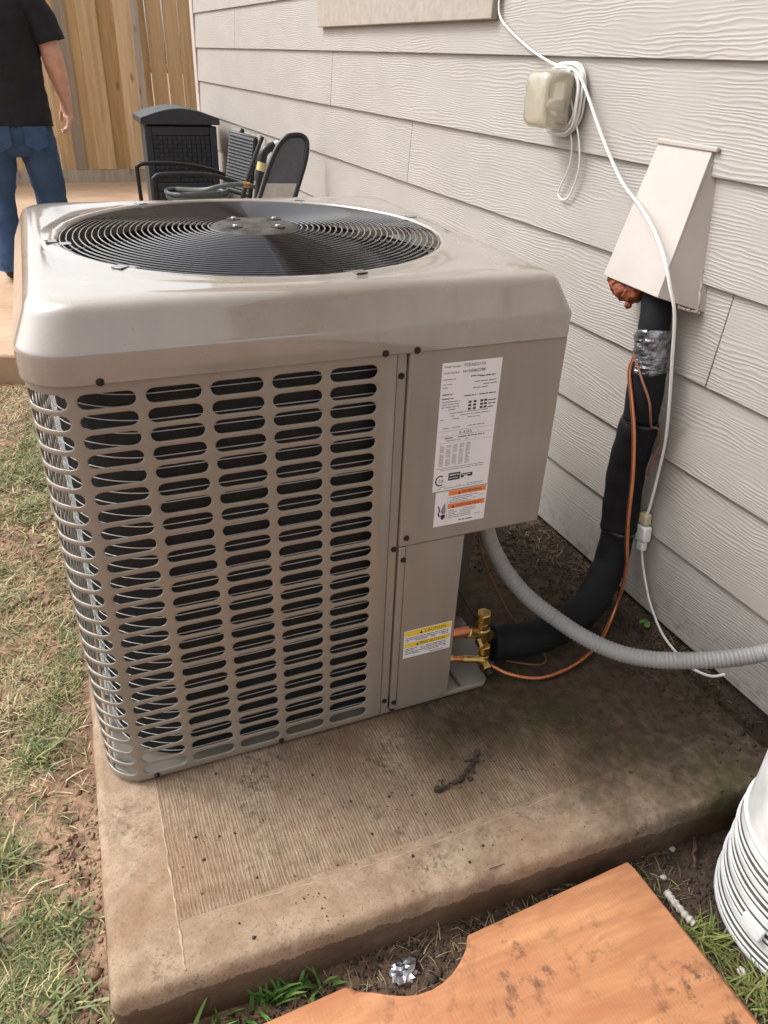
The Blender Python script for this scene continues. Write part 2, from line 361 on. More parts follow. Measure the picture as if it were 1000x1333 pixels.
def m_concrete():
    m = NM('broomed_concrete'); v = m.co()
    sx = m.n('SeparateXYZ'); m.l(v, sx.inputs[0]); X, Y = sx.outputs['X'], sx.outputs['Y']
    n1 = m.noise(v, 5, 6, 0.6); n2 = m.noise(v, 34, 5, 0.65); n3 = m.noise(v, 160, 4, 0.6)
    col = m.ramp(n1, [(0.25, (0.215, 0.148, 0.098)), (0.5, (0.335, 0.245, 0.170)), (0.75, (0.43, 0.335, 0.245))])
    col = m.mix(m.math('MULTIPLY', m.ramp(n2, [(0.36, 1.0), (0.58, 0.0)]), 0.45), col, (0.175, 0.112, 0.072))
    bl = m.ramp(m.noise(v, 9, 7, 0.72, 0.6), [(0.50, 0.0), (0.66, 1.0)])
    col = m.mix(m.math('MULTIPLY', bl, 0.42), col, (0.15, 0.098, 0.064))
    wt = m.ramp(m.noise(v, 300, 3, 0.7), [(0.60, 0.0), (0.70, 1.0)])
    col = m.mix(m.math('MULTIPLY', wt, 0.30), col, (0.55, 0.47, 0.37))
    col = m.mix(m.math('MULTIPLY', m.ramp(n3, [(0.56, 0.0), (0.66, 1.0)]), 0.5), col, (0.12, 0.078, 0.052))
    # broomed field inside the tooled margins
    inb = m.math('MULTIPLY', m.math('GREATER_THAN', X, 0.082), m.math('GREATER_THAN', Y, m.math('MULTIPLY_ADD', X, -0.038, -0.30) if False else -0.308))
    wv_ = m.noise(m.co((44, 5.0, 1)), 1.0, 5, 0.65)
    ph = m.math('MULTIPLY', m.math('ADD', X, m.math('MULTIPLY', wv_, 0.019)), 2*PI/0.0062)
    sn = m.math('MULTIPLY_ADD', m.math('SINE', ph), 0.5, 0.5)
    brk = m.noise(m.co((210, 34, 1)), 1.0, 5, 0.75)
    class _O: pass
    br = _O(); br.outputs = [m.math('ADD', m.math('MULTIPLY', sn, 0.24), m.math('MULTIPLY', brk, 0.72))]
    br2 = m.n('TexNoise', Scale=1.0, Detail=2.0); m.l(m.co((420, 60, 1)), br2.inputs['Vector'])
    bh = m.math('MULTIPLY', m.math('ADD', br.outputs[0], m.math('MULTIPLY', br2.outputs[0], 0.5)), inb)
    col = m.mix(m.math('MULTIPLY', m.math('MULTIPLY', m.ramp(br.outputs[0], [(0.34, 1.0), (0.56, 0.0)]), inb), 0.55), col, (0.140, 0.088, 0.056))
    # rust tint patches
    rs = m.ramp(m.noise(v, 3.1, 3, 0.6, 0.8), [(0.54, 0.0), (0.68, 1.0)])
    col = m.mix(m.math('MULTIPLY', rs, 0.35), col, (0.21, 0.105, 0.055))
    # damp soil staining that comes in from the house side
    wob = m.noise(v, 4.2, 5, 0.65)
    dd = m.math('ADD', m.math('ADD', m.math('MULTIPLY', X, 1.0), m.math('MULTIPLY', Y, 1.15)), m.math('MULTIPLY', m.math('SUBTRACT', wob, 0.5), 0.85))
    st = m.ramp(dd, [(0.36, 0.0), (0.54, 0.5), (0.72, 1.0)])
    st2 = m.math('MULTIPLY', st, m.ramp(n2, [(0.3, 1.0), (0.75, 0.72)]))
    col = m.mix(m.math('MULTIPLY', st2, 0.95), col, (0.022, 0.016, 0.0115))
    ms = m.math('MULTIPLY', m.ramp(dd, [(0.50, 0.0), (0.66, 1.0), (1.1, 0.3)]), m.ramp(m.noise(v, 6.5, 4, 0.6), [(0.45, 0.0), (0.66, 1.0)]))
    col = m.mix(m.math('MULTIPLY', ms, 0.75), col, (0.050, 0.056, 0.015))
    # mildew speckle near the front margin
    sp = m.math('MULTIPLY', m.ramp(m.noise(v, 58, 9, 0.8), [(0.49, 0.0), (0.56, 1.0)]), m.ramp(m.noise(v, 5.2, 4, 0.65), [(0.52, 0.0), (0.66, 1.0)]))
    col = m.mix(m.math('MULTIPLY', sp, 0.68), col, (0.060, 0.042, 0.030))
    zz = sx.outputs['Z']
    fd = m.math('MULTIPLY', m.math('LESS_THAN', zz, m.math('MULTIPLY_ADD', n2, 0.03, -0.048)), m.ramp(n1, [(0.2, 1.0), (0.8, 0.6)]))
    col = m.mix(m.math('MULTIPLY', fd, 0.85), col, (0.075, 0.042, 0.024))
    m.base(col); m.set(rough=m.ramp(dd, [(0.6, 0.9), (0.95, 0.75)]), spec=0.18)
    hh = m.math('ADD', m.math('MULTIPLY', bh, 1.0), m.math('ADD', m.math('MULTIPLY', n3, 0.35), m.math('MULTIPLY', n2, 0.35)))
    m.bump(hh, 0.9, 0.0032); return m.m
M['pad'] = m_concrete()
M['ridge'] = simple('cement_burr', (0.36, 0.27, 0.19), 0.9, var=0.3, scale=25, bump=0.4)
def m_patio():
    m = NM('patio_concrete'); v = m.co()
    n1 = m.noise(v, 2.2, 6, 0.65); n2 = m.noise(m.co((3, 30, 1)), 1.0, 5)
    col = m.ramp(n1, [(0.3, (0.40, 0.25, 0.155)), (0.7, (0.52, 0.37, 0.25))])
    col = m.mix(m.math('MULTIPLY', m.ramp(n2, [(0.5, 0.0), (0.7, 1.0)]), 0.45), col, (0.28, 0.16, 0.09))
    m.base(col); m.set(rough=0.85); m.bump(m.noise(v, 60, 5), 0.4, 0.003); return m.m
M['patio'] = m_patio()
def m_soil():
    m = NM('clay_soil'); v = m.co()
    n1 = m.noise(v, 2.4, 6, 0.65); n2 = m.noise(v, 26, 6, 0.7); n3 = m.noise(v, 130, 4, 0.65)
    col = m.ramp(n1, [(0.3, (0.20, 0.110, 0.066)), (0.55, (0.33, 0.200, 0.128)), (0.75, (0.43, 0.290, 0.195))])
    col = m.mix(m.ramp(n2, [(0.36, 0.85), (0.56, 0.0)]), col, (0.095, 0.055, 0.032))
    col = m.mix(m.math('MULTIPLY', m.ramp(n3, [(0.6, 0.0), (0.75, 1.0)]), 0.45), col, (0.46, 0.36, 0.25))
    # damp dark loam by the house
    at = m.n('Attribute', _attribute_name='tint')
    dk = m.ramp(n2, [(0.3, (0.022, 0.014, 0.009)), (0.65, (0.062, 0.041, 0.028))])
    dk = m.mix(m.math('MULTIPLY', m.ramp(n3, [(0.6, 0.0), (0.72, 1.0)]), 0.5), dk, (0.15, 0.11, 0.075))
    sep = m.n('SeparateXYZ'); m.l(at.outputs['Color'], sep.inputs[0])
    col = m.mix(sep.outputs[0], col, dk)
    m.base(col); m.set(rough=0.92)
    m.bump(m.math('ADD', n2, m.math('MULTIPLY', n3, 0.4)), 0.8, 0.010); return m.m
M['soil'] = m_soil()
def m_blade():
    m = NM('grass_blades'); at = m.n('Attribute', _attribute_name='tint')
    m.base(at.outputs['Color']); m.set(rough=0.6, spec=0.3); return m.m
M['grass'] = m_blade()

# ------------------------------------------------------------------ the setting
PFL, PFR, PBR, PBL = (-0.041, -0.405), (1.345, -0.452), (1.30, 1.10), (0.0, 1.10)   # pad corners in plan
def xb(y):   # where damp soil starts to cover the pad beside the house
    return np.interp(y, [-0.6, -0.40, -0.30, -0.20, -0.05, 0.10, 0.26, 0.50, 0.9, 1.2], [1.43, 1.385, 1.36, 1.315, 1.275, 1.265, 1.225, 1.17, 1.05, 0.95])
def ground():
    xs = np.unique(np.concatenate([-np.geomspace(1.0, 60, 26)[::-1], np.arange(-1.0, 1.5, 0.013), 1.5+np.geomspace(0.02, 60, 22)]))
    ys = np.unique(np.concatenate([-np.geomspace(1.0, 60, 26)[::-1], np.arange(-1.0, 1.5, 0.013), 1.5+np.geomspace(0.04, 80, 46)]))
    X, Y = np.meshgrid(xs, ys)
    near = np.exp(-((X-0.2)**2+(Y-0.4)**2)/18.0)
    Z = -0.135 + 0.034*sstep(0.1, 0.9, X)*sstep(0.6, -0.2, Y) + (fbm(X, Y, 2.2, 3)-0.5)*0.07*near + (fbm(X, Y, 16, 5)-0.5)*0.030*near + (fbm(X, Y, 48, 8, 3)-0.5)*0.013*near
    # soil banked up along the house wall over the pad's far edge
    wob = (fbm(X, Y, 7, 21)-0.5)*0.16
    bank = sstep(0.0, 0.10, X - xb(Y) - wob)*sstep(-0.50, -0.38, Y)*sstep(2.75, 2.6, Y)
    top = 0.004 + (fbm(X, Y, 30, 31)-0.45)*0.022
    Z = Z*(1-bank) + top*bank
    beh = sstep(1.02, 1.12, Y)*sstep(2.7, 2.55, Y)*sstep(0.2, 0.6, X)
    Z = np.maximum(Z, -0.02*beh - 0.135*(1-beh) - 1*(1-beh))
    inner = (X > -0.0)*(X < xb(Y)+0.0-0.10)*(Y > -0.34)*(Y < 1.06)
    Z = np.where(inner > 0, np.minimum(Z, -0.12), Z)
    Z = np.where(Y > 2.8, -0.14 - 0.0*Y, Z)
    damp = np.clip(np.maximum(sstep(0.0, 0.12, X-xb(Y)-wob+0.05)*(Y > -0.5), sstep(0.15, 0.7, X + (fbm(X, Y, 5, 9)-0.5)*0.5)*sstep(-0.30, -0.42, Y)*0.95), 0, 1)*(X < 2.5)*(Y < 2.8)*(Y > -2.2)
    n, k = X.shape; V = np.stack([X.ravel(), Y.ravel(), Z.ravel()], 1)
    i = (np.arange(n-1)[:, None]*k + np.arange(k-1)[None, :]).ravel()
    F = np.stack([i, i+1, i+k+1, i+k], 1)
    col = np.stack([damp.ravel()]*3+[np.ones(damp.size)], 1)
    o = big_mesh('ground', V, F, M['soil'], attr=col, smooth=True); o['kind'] = 'structure'
    def hz(x, y):
        ix = np.clip(np.searchsorted(xs, x)-1, 0, len(xs)-2); iy = np.clip(np.searchsorted(ys, y)-1, 0, len(ys)-2)
        fx = (x-xs[ix])/(xs[ix+1]-xs[ix]); fy = (y-ys[iy])/(ys[iy+1]-ys[iy])
        return (Z[iy, ix]*(1-fx)+Z[iy, ix+1]*fx)*(1-fy) + (Z[iy+1, ix]*(1-fx)+Z[iy+1, ix+1]*fx)*fy
    return hz
HZ = ground()
pt = MB().prism([(-6.0, 2.90), (-0.249, 2.74), (-0.166, 2.70), (1.30, 2.66), (1.27, 8.9), (-6.0, 8.9)], 0.2, T(0, 0, -0.2)).build('patio', M['patio'], bevel=0.012); pt['kind'] = 'structure'

# concrete pad with rounded (tooled) edges and jointed margins
def pad():
    t = tag(empty('concrete_pad', (0.6, 0.3, -0.14)), 'stained concrete equipment pad with broomed surface under the condenser unit', 'concrete pad')
    cs = [Vector(PFL), Vector(PFR), Vector(PBR), Vector(PBL)]
    def loop(ins, z, n=14):
        out = []
        c = sum(cs, Vector((0, 0)))/4
        for i in range(4):
            a, b, d = cs[i-1], cs[i], cs[(i+1) % 4]
            e1 = (b-a).normalized(); e2 = (d-b).normalized(); n1 = Vector((-e1.y, e1.x)); n2 = Vector((-e2.y, e2.x))
            rad = 0.02
            p = b - e1*rad; q = b + e2*rad; ctr = b - e1*rad + n1*rad
            for k in range(7):
                ang = math.atan2(-n1.y, -n1.x) + k/6*(PI/2)
                rr = max(rad-ins, 0.0005)
                out.append((ctr.x+math.cos(ang)*rr, ctr.y+math.sin(ang)*rr, z))
            a_ = Vector(out[-1]); nn = Vector((-e2.y, e2.x)); b_ = Vector((d.x, d.y, z)) - Vector((e2.x, e2.y, 0))*0.02 + Vector((nn.x, nn.y, 0))*ins
            b_ = Vector((d.x-e2.x*0.02+nn.x*ins, d.y-e2.y*0.02+nn.y*ins, z))
            for k in range(1, MS): out.append(tuple(a_.lerp(b_, k/MS)))
        A = np.array(out); h = (fbm(A[:, 0]*1.0+z*8, A[:, 1]*1.0+z*5, 24, 91, 4)-0.5)*0.0052
        chip = np.clip(fbm(A[:, 0], A[:, 1], 30, 95, 3)-0.64, 0, 1)*0.05*(1 if -0.02 < z < -0.0001 else 0)
        cx_, cy_ = 0.65, 0.35; dv = np.array([cx_, cy_])-A[:, :2]; dv /= np.linalg.norm(dv, axis=1)[:, None]
        if z < -0.0001: A[:, :2] += dv*(h+chip)[:, None]; A[:, 2] -= chip*0.5
        return [tuple(q) for q in A]
    MS = 90
    prof = [(0.004, -0.22), (0.0, -0.12), (0.0, -0.085), (0.0, -0.052), (-0.002, -0.036), (0.0, -0.030), (0.0006, -0.020), (0.0035, -0.0095), (0.008, -0.0035), (0.013, -0.0007), (0.018, 0.0)]
    b = MB(); vs = []; fs = []
    for ins, z in prof: vs += loop(ins, z)
    n = 4*(7+MS-1)
    for i in range(len(prof)-1):
        for k in range(n): fs.append((i*n+k, i*n+(k+1) % n, (i+1)*n+(k+1) % n, (i+1)*n+k))
    fs.append(tuple(range((len(prof)-1)*n, len(prof)*n)))
    vs = [(x-0.6, y-0.3, z+0.14) for x, y, z in vs]
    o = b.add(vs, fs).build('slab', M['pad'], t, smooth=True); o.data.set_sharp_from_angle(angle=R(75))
    o.data.transform(T(0.6, 0.3, -0.14)); o.matrix_parent_inverse = T(-0.6, -0.3, 0.14)
    # tooled joint lines: a slightly raised burr of cement along each
    def ridge(pts, w=0.0022):
        P = spline(pts, 14); P = [p + Vector((random.uniform(-.0012, .0012), random.uniform(-.0012, .0012), -0.0006)) for p in P]
        r = MB().tube(P, [w*random.uniform(0.55, 1.25) for _ in P], 6).build('joint_ridge', M['ridge'], t, smooth=True); r.matrix_parent_inverse = T(-0.6, -0.3, 0.14); return r
    ridge([(0.088, 0.3, 0), (0.084, -0.01, 0), (0.080, -0.2, 0), (0.079, -0.308, 0), (0.076, -0.392, 0.0)])
    ridge([(0.079, -0.306, 0), (0.25, -0.317, 0), (0.49, -0.326, 0), (0.7, -0.321, 0), (0.82, -0.314, 0)], 0.0013)
pad()

# ------------------------------------------------------------------ house wall
WYAW = math.atan(0.0196)
house = tag(empty('house', (1.3936, 0, 0), (0, 0, WYAW)), 'beige lap sided house wall along the side yard', 'house')
EXP = 0.2103; ZB = 0.0236; YEND = 5.46; YNEAR = -3.4
SKIP = {1: [0.101], 2: [1.0+0.0-2.4], 3: [-0.9], 4: [1.721, -1.93], 5: [2.567, -1.05], 6: [4.284], 0: [-1.5, 2.1]}
def siding():
    nrow = 13
    for r in range(nrow):
        z0 = ZB + r*EXP; h = EXP + 0.022
        cuts = sorted(SKIP.get(r, [random.uniform(-2, 4)]))
        if r == 2: cuts = [-1.4, 3.2]
        if r == 3: cuts = [0.101] if False else [-0.9, 3.0]
        if r == 1: cuts = [-2.2, 3.6]
        if r == 3: cuts = [0.098, 4.4]
        ends = [YNEAR] + cuts + [YEND]
        for a, b in zip(ends[:-1], ends[1:]):
            a += 0.0012; b -= 0.0012; L = b-a
            # section in (x, z): bottom edge stands proud, top tucks under the next board; outward is -x
            th = 0.0085
            sec = [(-0.0135, 0.0), (-0.0135+th, 0.0), (0.0+th-0.001, h), (-0.001, h)]
            vs = []
            N = 1
            for yy in (0, L):
                for x, z in sec: vs.append((x, yy, z))
            fs = [(0, 1, 2, 3), (7, 6, 5, 4), (0, 4, 5, 1), (1, 5, 6, 2), (2, 6, 7, 3), (3, 7, 4, 0)]
            o = MB().add(vs, fs).build('siding_board', M['siding'], house, bevel=0.0016, seg=2)
            o.location = (-random.uniform(0, 0.0008), a, z0 + random.uniform(-0.0008, 0.0008))
siding()
MB().box((0.010, YNEAR, -0.15), (0.03, YEND, ZB+13*EXP)).build('sheathing', M['dark'], house)
MB().box((0.030, YNEAR, -0.6), (0.25, YEND+0.03, ZB+0.02)).build('foundation', M['found'], house)
MB().box((0.0305, YNEAR-0.02, ZB+0.021), (4.0, YEND+0.03, ZB+13*EXP+0.02)).build('house_body', M['dark'], house)
MB().box((-0.018, YEND, ZB-0.01), (0.03, YEND+0.10, ZB+13*EXP)).box((0.03, YEND+0.082, ZB-0.01), (0.12, YEND+0.10, ZB+13*EXP)).build('corner_board', M['corner'], house, bevel=0.003)
MB().box((-0.46, YNEAR-0.3, ZB+13*EXP+0.02), (4.3, YEND+0.5, ZB+13*EXP+0.05)).build('soffit', M['soffit'], house)
MB().box((-0.49, YNEAR-0.3, ZB+13*EXP+0.02), (-0.461, YEND+0.5, ZB+13*EXP+0.20)).build('fascia', M['trim'], house)
# window casing whose lower board shows at the top of the picture
wn = empty('window'); wn.parent = house; wn.location = (0, 1.92, 1.372)
MB().box((-0.034, -0.75, 0), (-0.0115, 0.76, 0.13)).build('window_apron', M['trim'], wn, bevel=0.003)
MB().box((-0.034, -0.75, 0.132), (-0.0115, -0.64, 1.0)).box((-0.034, 0.65, 0.132), (-0.0115, 0.76, 1.0)).box((-0.034, -0.639, 0.89), (-0.0115, 0.649, 1.0)).build('window_casing', M['trim'], wn, bevel=0.003)
gl = NM('window_glass'); gl.base((0.02, 0.025, 0.03)); gl.set(rough=0.05, spec=0.8)
MB().box((-0.018, -0.638, 0.132), (-0.012, 0.648, 0.888)).build('pane', gl.m, wn)

# ------------------------------------------------------------------ condensing unit
UW, UD, ZC, UH = 0.906, 0.912, 0.8432, 0.955
unit = tag(empty('condenser_unit', (0.45, 0.45, 0.0)), 'beige central air conditioner condenser with slotted grille and round top fan guard', 'air conditioner')
UI = Matrix.Translation((-0.45, -0.45, 0))
def U(o): o.matrix_parent_inverse = UI; return o

def grille():
    r = 0.075; px, pz = 0.0967, 0.03248; xc0, zc0 = 0.1075, 0.8162
    sl, sh = 0.0828, 0.0236        # slot length, height
    def mapu(u, z):
        if u >= r: return (u, 0.0, z)
        s = r-u; La = r*PI/2
        if s <= La: a = s/r; return (r-r*math.sin(a), r-r*math.cos(a), z)
        return (0.0, r+(s-La), z)
    vs = []; fs = []; idx = {}
    def V(u, z):
        k = (round(u, 5), round(z, 5))
        if k not in idx: idx[k] = len(vs); vs.append(mapu(u, z))
        return idx[k]
    na = 6; rr = sh/2; hl = sl/2-rr; nt_ = 6
    def cell(cu, cz):
        hole = []; rect = []
        hx, hz_ = px/2, pz/2
        for i in range(nt_+1):
            t = -hl + 2*hl*i/nt_; hole.append((t, rr)); rect.append((t if 0 < i < nt_ else (t), hz_))
        for i in range(1, na):
            a = PI/2 - PI*i/na; hole.append((hl+rr*math.cos(a), rr*math.sin(a)))
            rect.append((hx, hz_*(1-2*i/na)))
        # corners are inserted as own points
        for i in range(nt_+1):
            t = hl - 2*hl*i/nt_; hole.append((t, -rr)); rect.append((t, -hz_))
        for i in range(1, na):
            a = -PI/2 - PI*i/na; hole.append((-hl+rr*math.cos(a), rr*math.sin(a)))
            rect.append((-hx, -hz_*(1-2*i/na)))
        n = len(hole)
        H = [V(cu+x, cz+z) for x, z in hole]; Q = [V(cu+x, cz+z) for x, z in rect]
        for i in range(n):
            j = (i+1) % n
            xi, zi = rect[i]; xj, zj = rect[j]
            if abs(xi-xj) > 1e-6 and abs(zi-zj) > 1e-6:   # passes a corner
                cx_, cz_ = (xi if abs(abs(xi)-hx) < 1e-6 else xj), (zi if abs(abs(zi)-hz_) < 1e-6 else zj)
                fs.append((H[i], Q[i], V(cu+cx_, cz+cz_), Q[j], H[j]))
            else: fs.append((H[i], Q[i], Q[j], H[j]))
    cols = list(range(-8, 5))
    for k in cols:
        for q in range(25): cell(xc0+k*px, zc0-q*pz)
    uL, uR = xc0-8*px-px/2, xc0+4*px+px/2
    zT, zB_ = zc0+pz/2, zc0-24*pz-pz/2
    # plain margins: top, bottom, right
    ucuts = []
    for k in cols:
        c = xc0+k*px; ucuts += [c-px/2] + [c-hl+2*hl*i/nt_ for i in range(nt_+1)]
    ucuts.append(uR)
    for a, b in zip(ucuts[:-1], ucuts[1:]):
        fs.append((V(a, zT), V(a, ZC+0.004), V(b, ZC+0.004), V(b, zT)))
        fs.append((V(a, 0.010), V(a, zB_), V(b, zB_), V(b, 0.010)))
    zc_ = [0.010]
    for q in range(24, -1, -1): zc_ += [zc0-q*pz-pz/2 + pz*i/na for i in range(na)]
    zc_ += [zT, ZC+0.004]
    for a, b in zip(zc_[:-1], zc_[1:]): fs.append((V(uR, a), V(uR, b), V(0.5705, b), V(0.5705, a)))
    fs = [f[::-1] for f in fs]
    o = U(MB().add(vs, fs).build('grille_panel', M['unit'], unit, smooth=True))
    bm = bmesh.new(); bm.from_mesh(o.data); bmesh.ops.recalc_face_normals(bm, faces=bm.faces)
    # outward test: a face on the front must face -y
    for f in bm.faces:
        if f.calc_center_median().x > 0.3:
            if f.normal.y > 0: bmesh.ops.reverse_faces(bm, faces=bm.faces)
            break
    bm.to_mesh(o.data); bm.free()
    s = o.modifiers.new('solid', 'SOLIDIFY'); s.thickness = 0.0042; s.offset = -1
    b = o.modifiers.new('bevel', 'BEVEL'); b.width = 0.0019; b.segments = 2; b.limit_method = 'ANGLE'; b.angle_limit = R(50)
    o.data.set_sharp_from_angle(angle=R(40))
grille()

def rsq(x0, y0, x1, y1, r, z, n=10, m=8, rs=None):
    """rounded square loop, counter-clockwise from above, m points per side"""
    out = []
    q4 = rs or (r, r, r, r)
    C4 = [(x1-q4[0], y0+q4[0], -PI/2), (x1-q4[1], y1-q4[1], 0), (x0+q4[2], y1-q4[2], PI/2), (x0+q4[3], y0+q4[3], PI)]
    for i, (cx, cy, a0) in enumerate(C4):
        r = q4[i]
        for k in range(n+1):
            a = a0 + PI/2*k/n; out.append((cx+r*math.cos(a), cy+r*math.sin(a), z))
        nx, ny, na0 = C4[(i+1) % 4]; r2 = q4[(i+1) % 4]
        p = Vector(out[-1]); q = Vector((nx+r2*math.cos(na0), ny+r2*math.sin(na0), z))
        for k in range(1, m): out.append(tuple(p.lerp(q, k/m)))
    return out
FCX, FCY, FR = 0.453, 0.466, 0.374
def cap():
    loops = []
    e = 0.006
    def L(ins, z, r): loops.append(rsq(-e+ins, -e+ins, UW+e-0.001-ins, UD-ins, r, z, rs=(0.020, r, r, r)))
    prof = [(0.006, ZC+0.0005), (0.0005, ZC+0.0005), (0, ZC+0.003), (0, 0.884), (0.0004, 0.8885), (0.0016, 0.892), (0.0036, 0.8955), (0.0205, 0.9345), (0.0235, 0.9410), (0.0270, 0.9458), (0.0315, 0.9496), (0.037, 0.9522), (0.046, 0.9538), (0.058, UH)]
    for ins, z in prof: L(ins, z, max(0.078-ins*0.35, 0.03))
    base = loops[-1]
    def circ(rad, z, t):
        out = []
        for x, y, _ in base:
            a = math.atan2(y-FCY, x-FCX); cx, cy = FCX+rad*math.cos(a), FCY+rad*math.sin(a)
            out.append((cx*t+x*(1-t), cy*t+y*(1-t), z))
        return out
    for t, z in ((0.35, UH-0.0005), (0.75, UH-0.001)): loops.append(circ(FR+0.034, z, t))
    for rad, z in ((FR+0.032, UH-0.001), (FR+0.026, UH), (FR+0.016, UH+0.0010), (FR+0.008, UH+0.0022), (FR+0.003, UH+0.0014), (FR, UH-0.002), (FR-0.002, UH-0.012), (FR-0.003, UH-0.05)):
        loops.append(circ(rad, z, 1.0))
    n = len(base); vs = [v for l in loops for v in l]; fs = []
    for i in range(len(loops)-1):
        for k in range(n): fs.append((i*n+k, i*n+(k+1) % n, (i+1)*n+(k+1) % n, (i+1)*n+k))
    o = U(MB().add(vs, fs).build('top_cap', M['cap'], unit, smooth=True)); o.data.set_sharp_from_angle(angle=R(80))
cap()
# shroud and dark interior
U(MB().lathe([(FR-0.0035, 0.90), (FR-0.006, 0.80), (FR-0.02, 0.72)], 64, T(FCX, FCY, 0), cap=False).build('fan_shroud', M['black'], unit, smooth=True))
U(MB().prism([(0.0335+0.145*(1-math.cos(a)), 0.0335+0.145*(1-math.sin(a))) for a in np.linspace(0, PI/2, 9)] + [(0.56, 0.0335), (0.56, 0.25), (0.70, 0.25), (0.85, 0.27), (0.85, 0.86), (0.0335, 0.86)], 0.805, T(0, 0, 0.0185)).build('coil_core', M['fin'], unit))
# coil tubes wrap round the front-left corner behind the grille
def coil():
    z = 0.036; k = 0
    while z < 0.825:
        for d, rr in ((0.026, 0.0009),):
            r = 0.150; pts = [(0.56, d, z)] + [(0.3, d, z)]
            for i in range(14):
                a = PI/2*i/13; pts.append((d+r-r*math.sin(a), d+r-r*math.cos(a), z))
            pts += [(d, 0.5, z), (d, 0.86, z)]
            o = U(MB().tube(pts, rr, 5).build('coil_tube', M['coil'], unit, smooth=True))
        z += 0.0215; k += 1
coil()
# other two sides
U(MB().box((0.10, UD-0.016, 0.012), (UW-0.012, UD-0.006, ZC+0.003)).box((UW-0.014, 0.245, 0.012), (UW-0.004, UD-0.02, ZC+0.003)).build('side_panel', M['unit'], unit, bevel=0.003))
# base pan with a cut corner
def base_pan():
    poly = [(0.05, 0.004), (0.835, 0.004), (0.898, 0.066), (0.898, UD-0.02), (0.012, UD-0.02), (0.012, 0.045)]
    U(MB().prism(poly, 0.013, T(0, 0, 0.0045)).build('base_pan', M['pan'], unit, bevel=0.004, seg=3))
    U(MB().box((0.772, 0.012, 0.018), (0.778, 0.235, 0.023)).build('pan_rib', M['inner'], unit, bevel=0.001))
base_pan()
# corner post beside the grille, service covers
U(MB().box((0.5715, 0.0025, 0.012), (0.5895, 0.02, ZC+0.003)).build('corner_post', M['unit'], unit, bevel=0.0015))
U(MB().box((0.5925, -0.003, 0.4535), (UW-0.001, 0.236, ZC+0.002)).build('service_cover', M['unit'], unit, bevel=0.004, seg=3))
U(MB().box((0.5935, -0.0015, 0.020), (0.6075, 0.02, 0.4515)).build('cover_flange', M['unit'], unit, bevel=0.002))
U(MB().box((0.6085, 0.0005, 0.020), (0.737, 0.021, 0.4515)).build('lower_cover', M['unit'], unit, bevel=0.0025, seg=3))
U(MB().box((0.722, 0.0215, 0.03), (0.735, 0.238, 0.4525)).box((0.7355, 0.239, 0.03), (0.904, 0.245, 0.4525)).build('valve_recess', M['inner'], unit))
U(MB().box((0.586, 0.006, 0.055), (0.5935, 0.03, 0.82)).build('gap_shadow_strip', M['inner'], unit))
# screws
sc0 = MB().lathe([(0.0, 0.0045), (0.0036, 0.0045), (0.0042, 0.0035), (0.0044, 0.0012), (0.0060, 0.0008), (0.0060, -0.002)][::-1], 12, None)
SCR = [(.102, .8475, -.0065), (.546, .8475, -.0065), (.603, .8475, -.0065), (.580, .802, .0022), (.583, .449, .0022), (.606, .473, -.0033), (.603, .422, -.0018), (.580, .048, .0022), (.601, .040, -.0018), (.089, .0165, -.0005), (.345, .0165, -.0005), (.6, .0165, .0035)]
ps = None
for x, z, y in SCR:
    if ps is None:
        ps = U(sc0.build('screw', M['screw'], unit, smooth=True)); o = ps
    else:
        o = ps.copy(); C.objects.link(o)
    o.matrix_basis = frame((x, y, z), (0, -1, 0))
o = ps.copy(); C.objects.link(o); o.matrix_basis = frame((UW+0.0025, 0.03, .853), (1, 0, 0), (0, 1, 0))

# fan guard: concentric rings, struts, hub plate
guard = empty('fan_guard', (FCX, FCY, UH)); guard.parent = unit; guard.matrix_parent_inverse = UI
def ring_pts(rad, z, n=72): return [(rad*math.cos(2*PI*k/n), rad*math.sin(2*PI*k/n), z) for k in range(n)]
NR = 25
def gz(r): return 0.013*(1-(r/FR)**2) - 0.004
for i in range(NR):
    r = 0.093 + (FR-0.005-0.093)*i/(NR-1)
    MB().tube(ring_pts(r, gz(r)), 0.00165, 8, closed=True).build('guard_ring', M['guard'], guard, smooth=True)
for a in (-78, 12, 102, 192, -33, 57, 147, 237):
    wd = 0.0024
    pts = [(r*math.cos(R(a)), r*math.sin(R(a)), gz(r)-0.0042) for r in np.linspace(0.085, FR-0.004, 10)]
    pts += [((FR+0.004)*math.cos(R(a)), (FR+0.004)*math.sin(R(a)), gz(FR)-0.006)]
    MB().tube(pts, wd, 6).build('guard_spoke', M['guard'], guard, smooth=True)
for a in (12, 102, 192, 282):   # flat motor struts under the rings
    m_ = Matrix.Rotation(R(a), 4, 'Z')
    MB().box((0.08, -0.016, -0.030), (FR-0.004, 0.016, -0.0275), m_).box((0.08, -0.017, -0.030), (FR-0.004, -0.0162, -0.016), m_).build('motor_strut', M['galv'] if a == 12 else M['black'], guard)
for a in (186, 222, 282, 12, 60, 118):
    m_ = Matrix.Rotation(R(a), 4, 'Z') @ T(0, 0, -0.001)
    MB().box((FR-0.022, -0.011, -0.0035), (FR+0.002, 0.011, -0.0010), m_).box((FR+0.0025, -0.011, 0.0022), (FR+0.022, 0.011, 0.0045), m_).build('guard_tab', M['guard'], guard, bevel=0.0008)
hubp = MB().lathe([(0.0, 0.0150), (0.066, 0.0145), (0.074, 0.0130), (0.084, 0.0100), (0.088, 0.0080), (0.089, 0.005), (0.084, 0.002)][::-1], 48).build('hub_plate', M['hub'], guard, smooth=True)
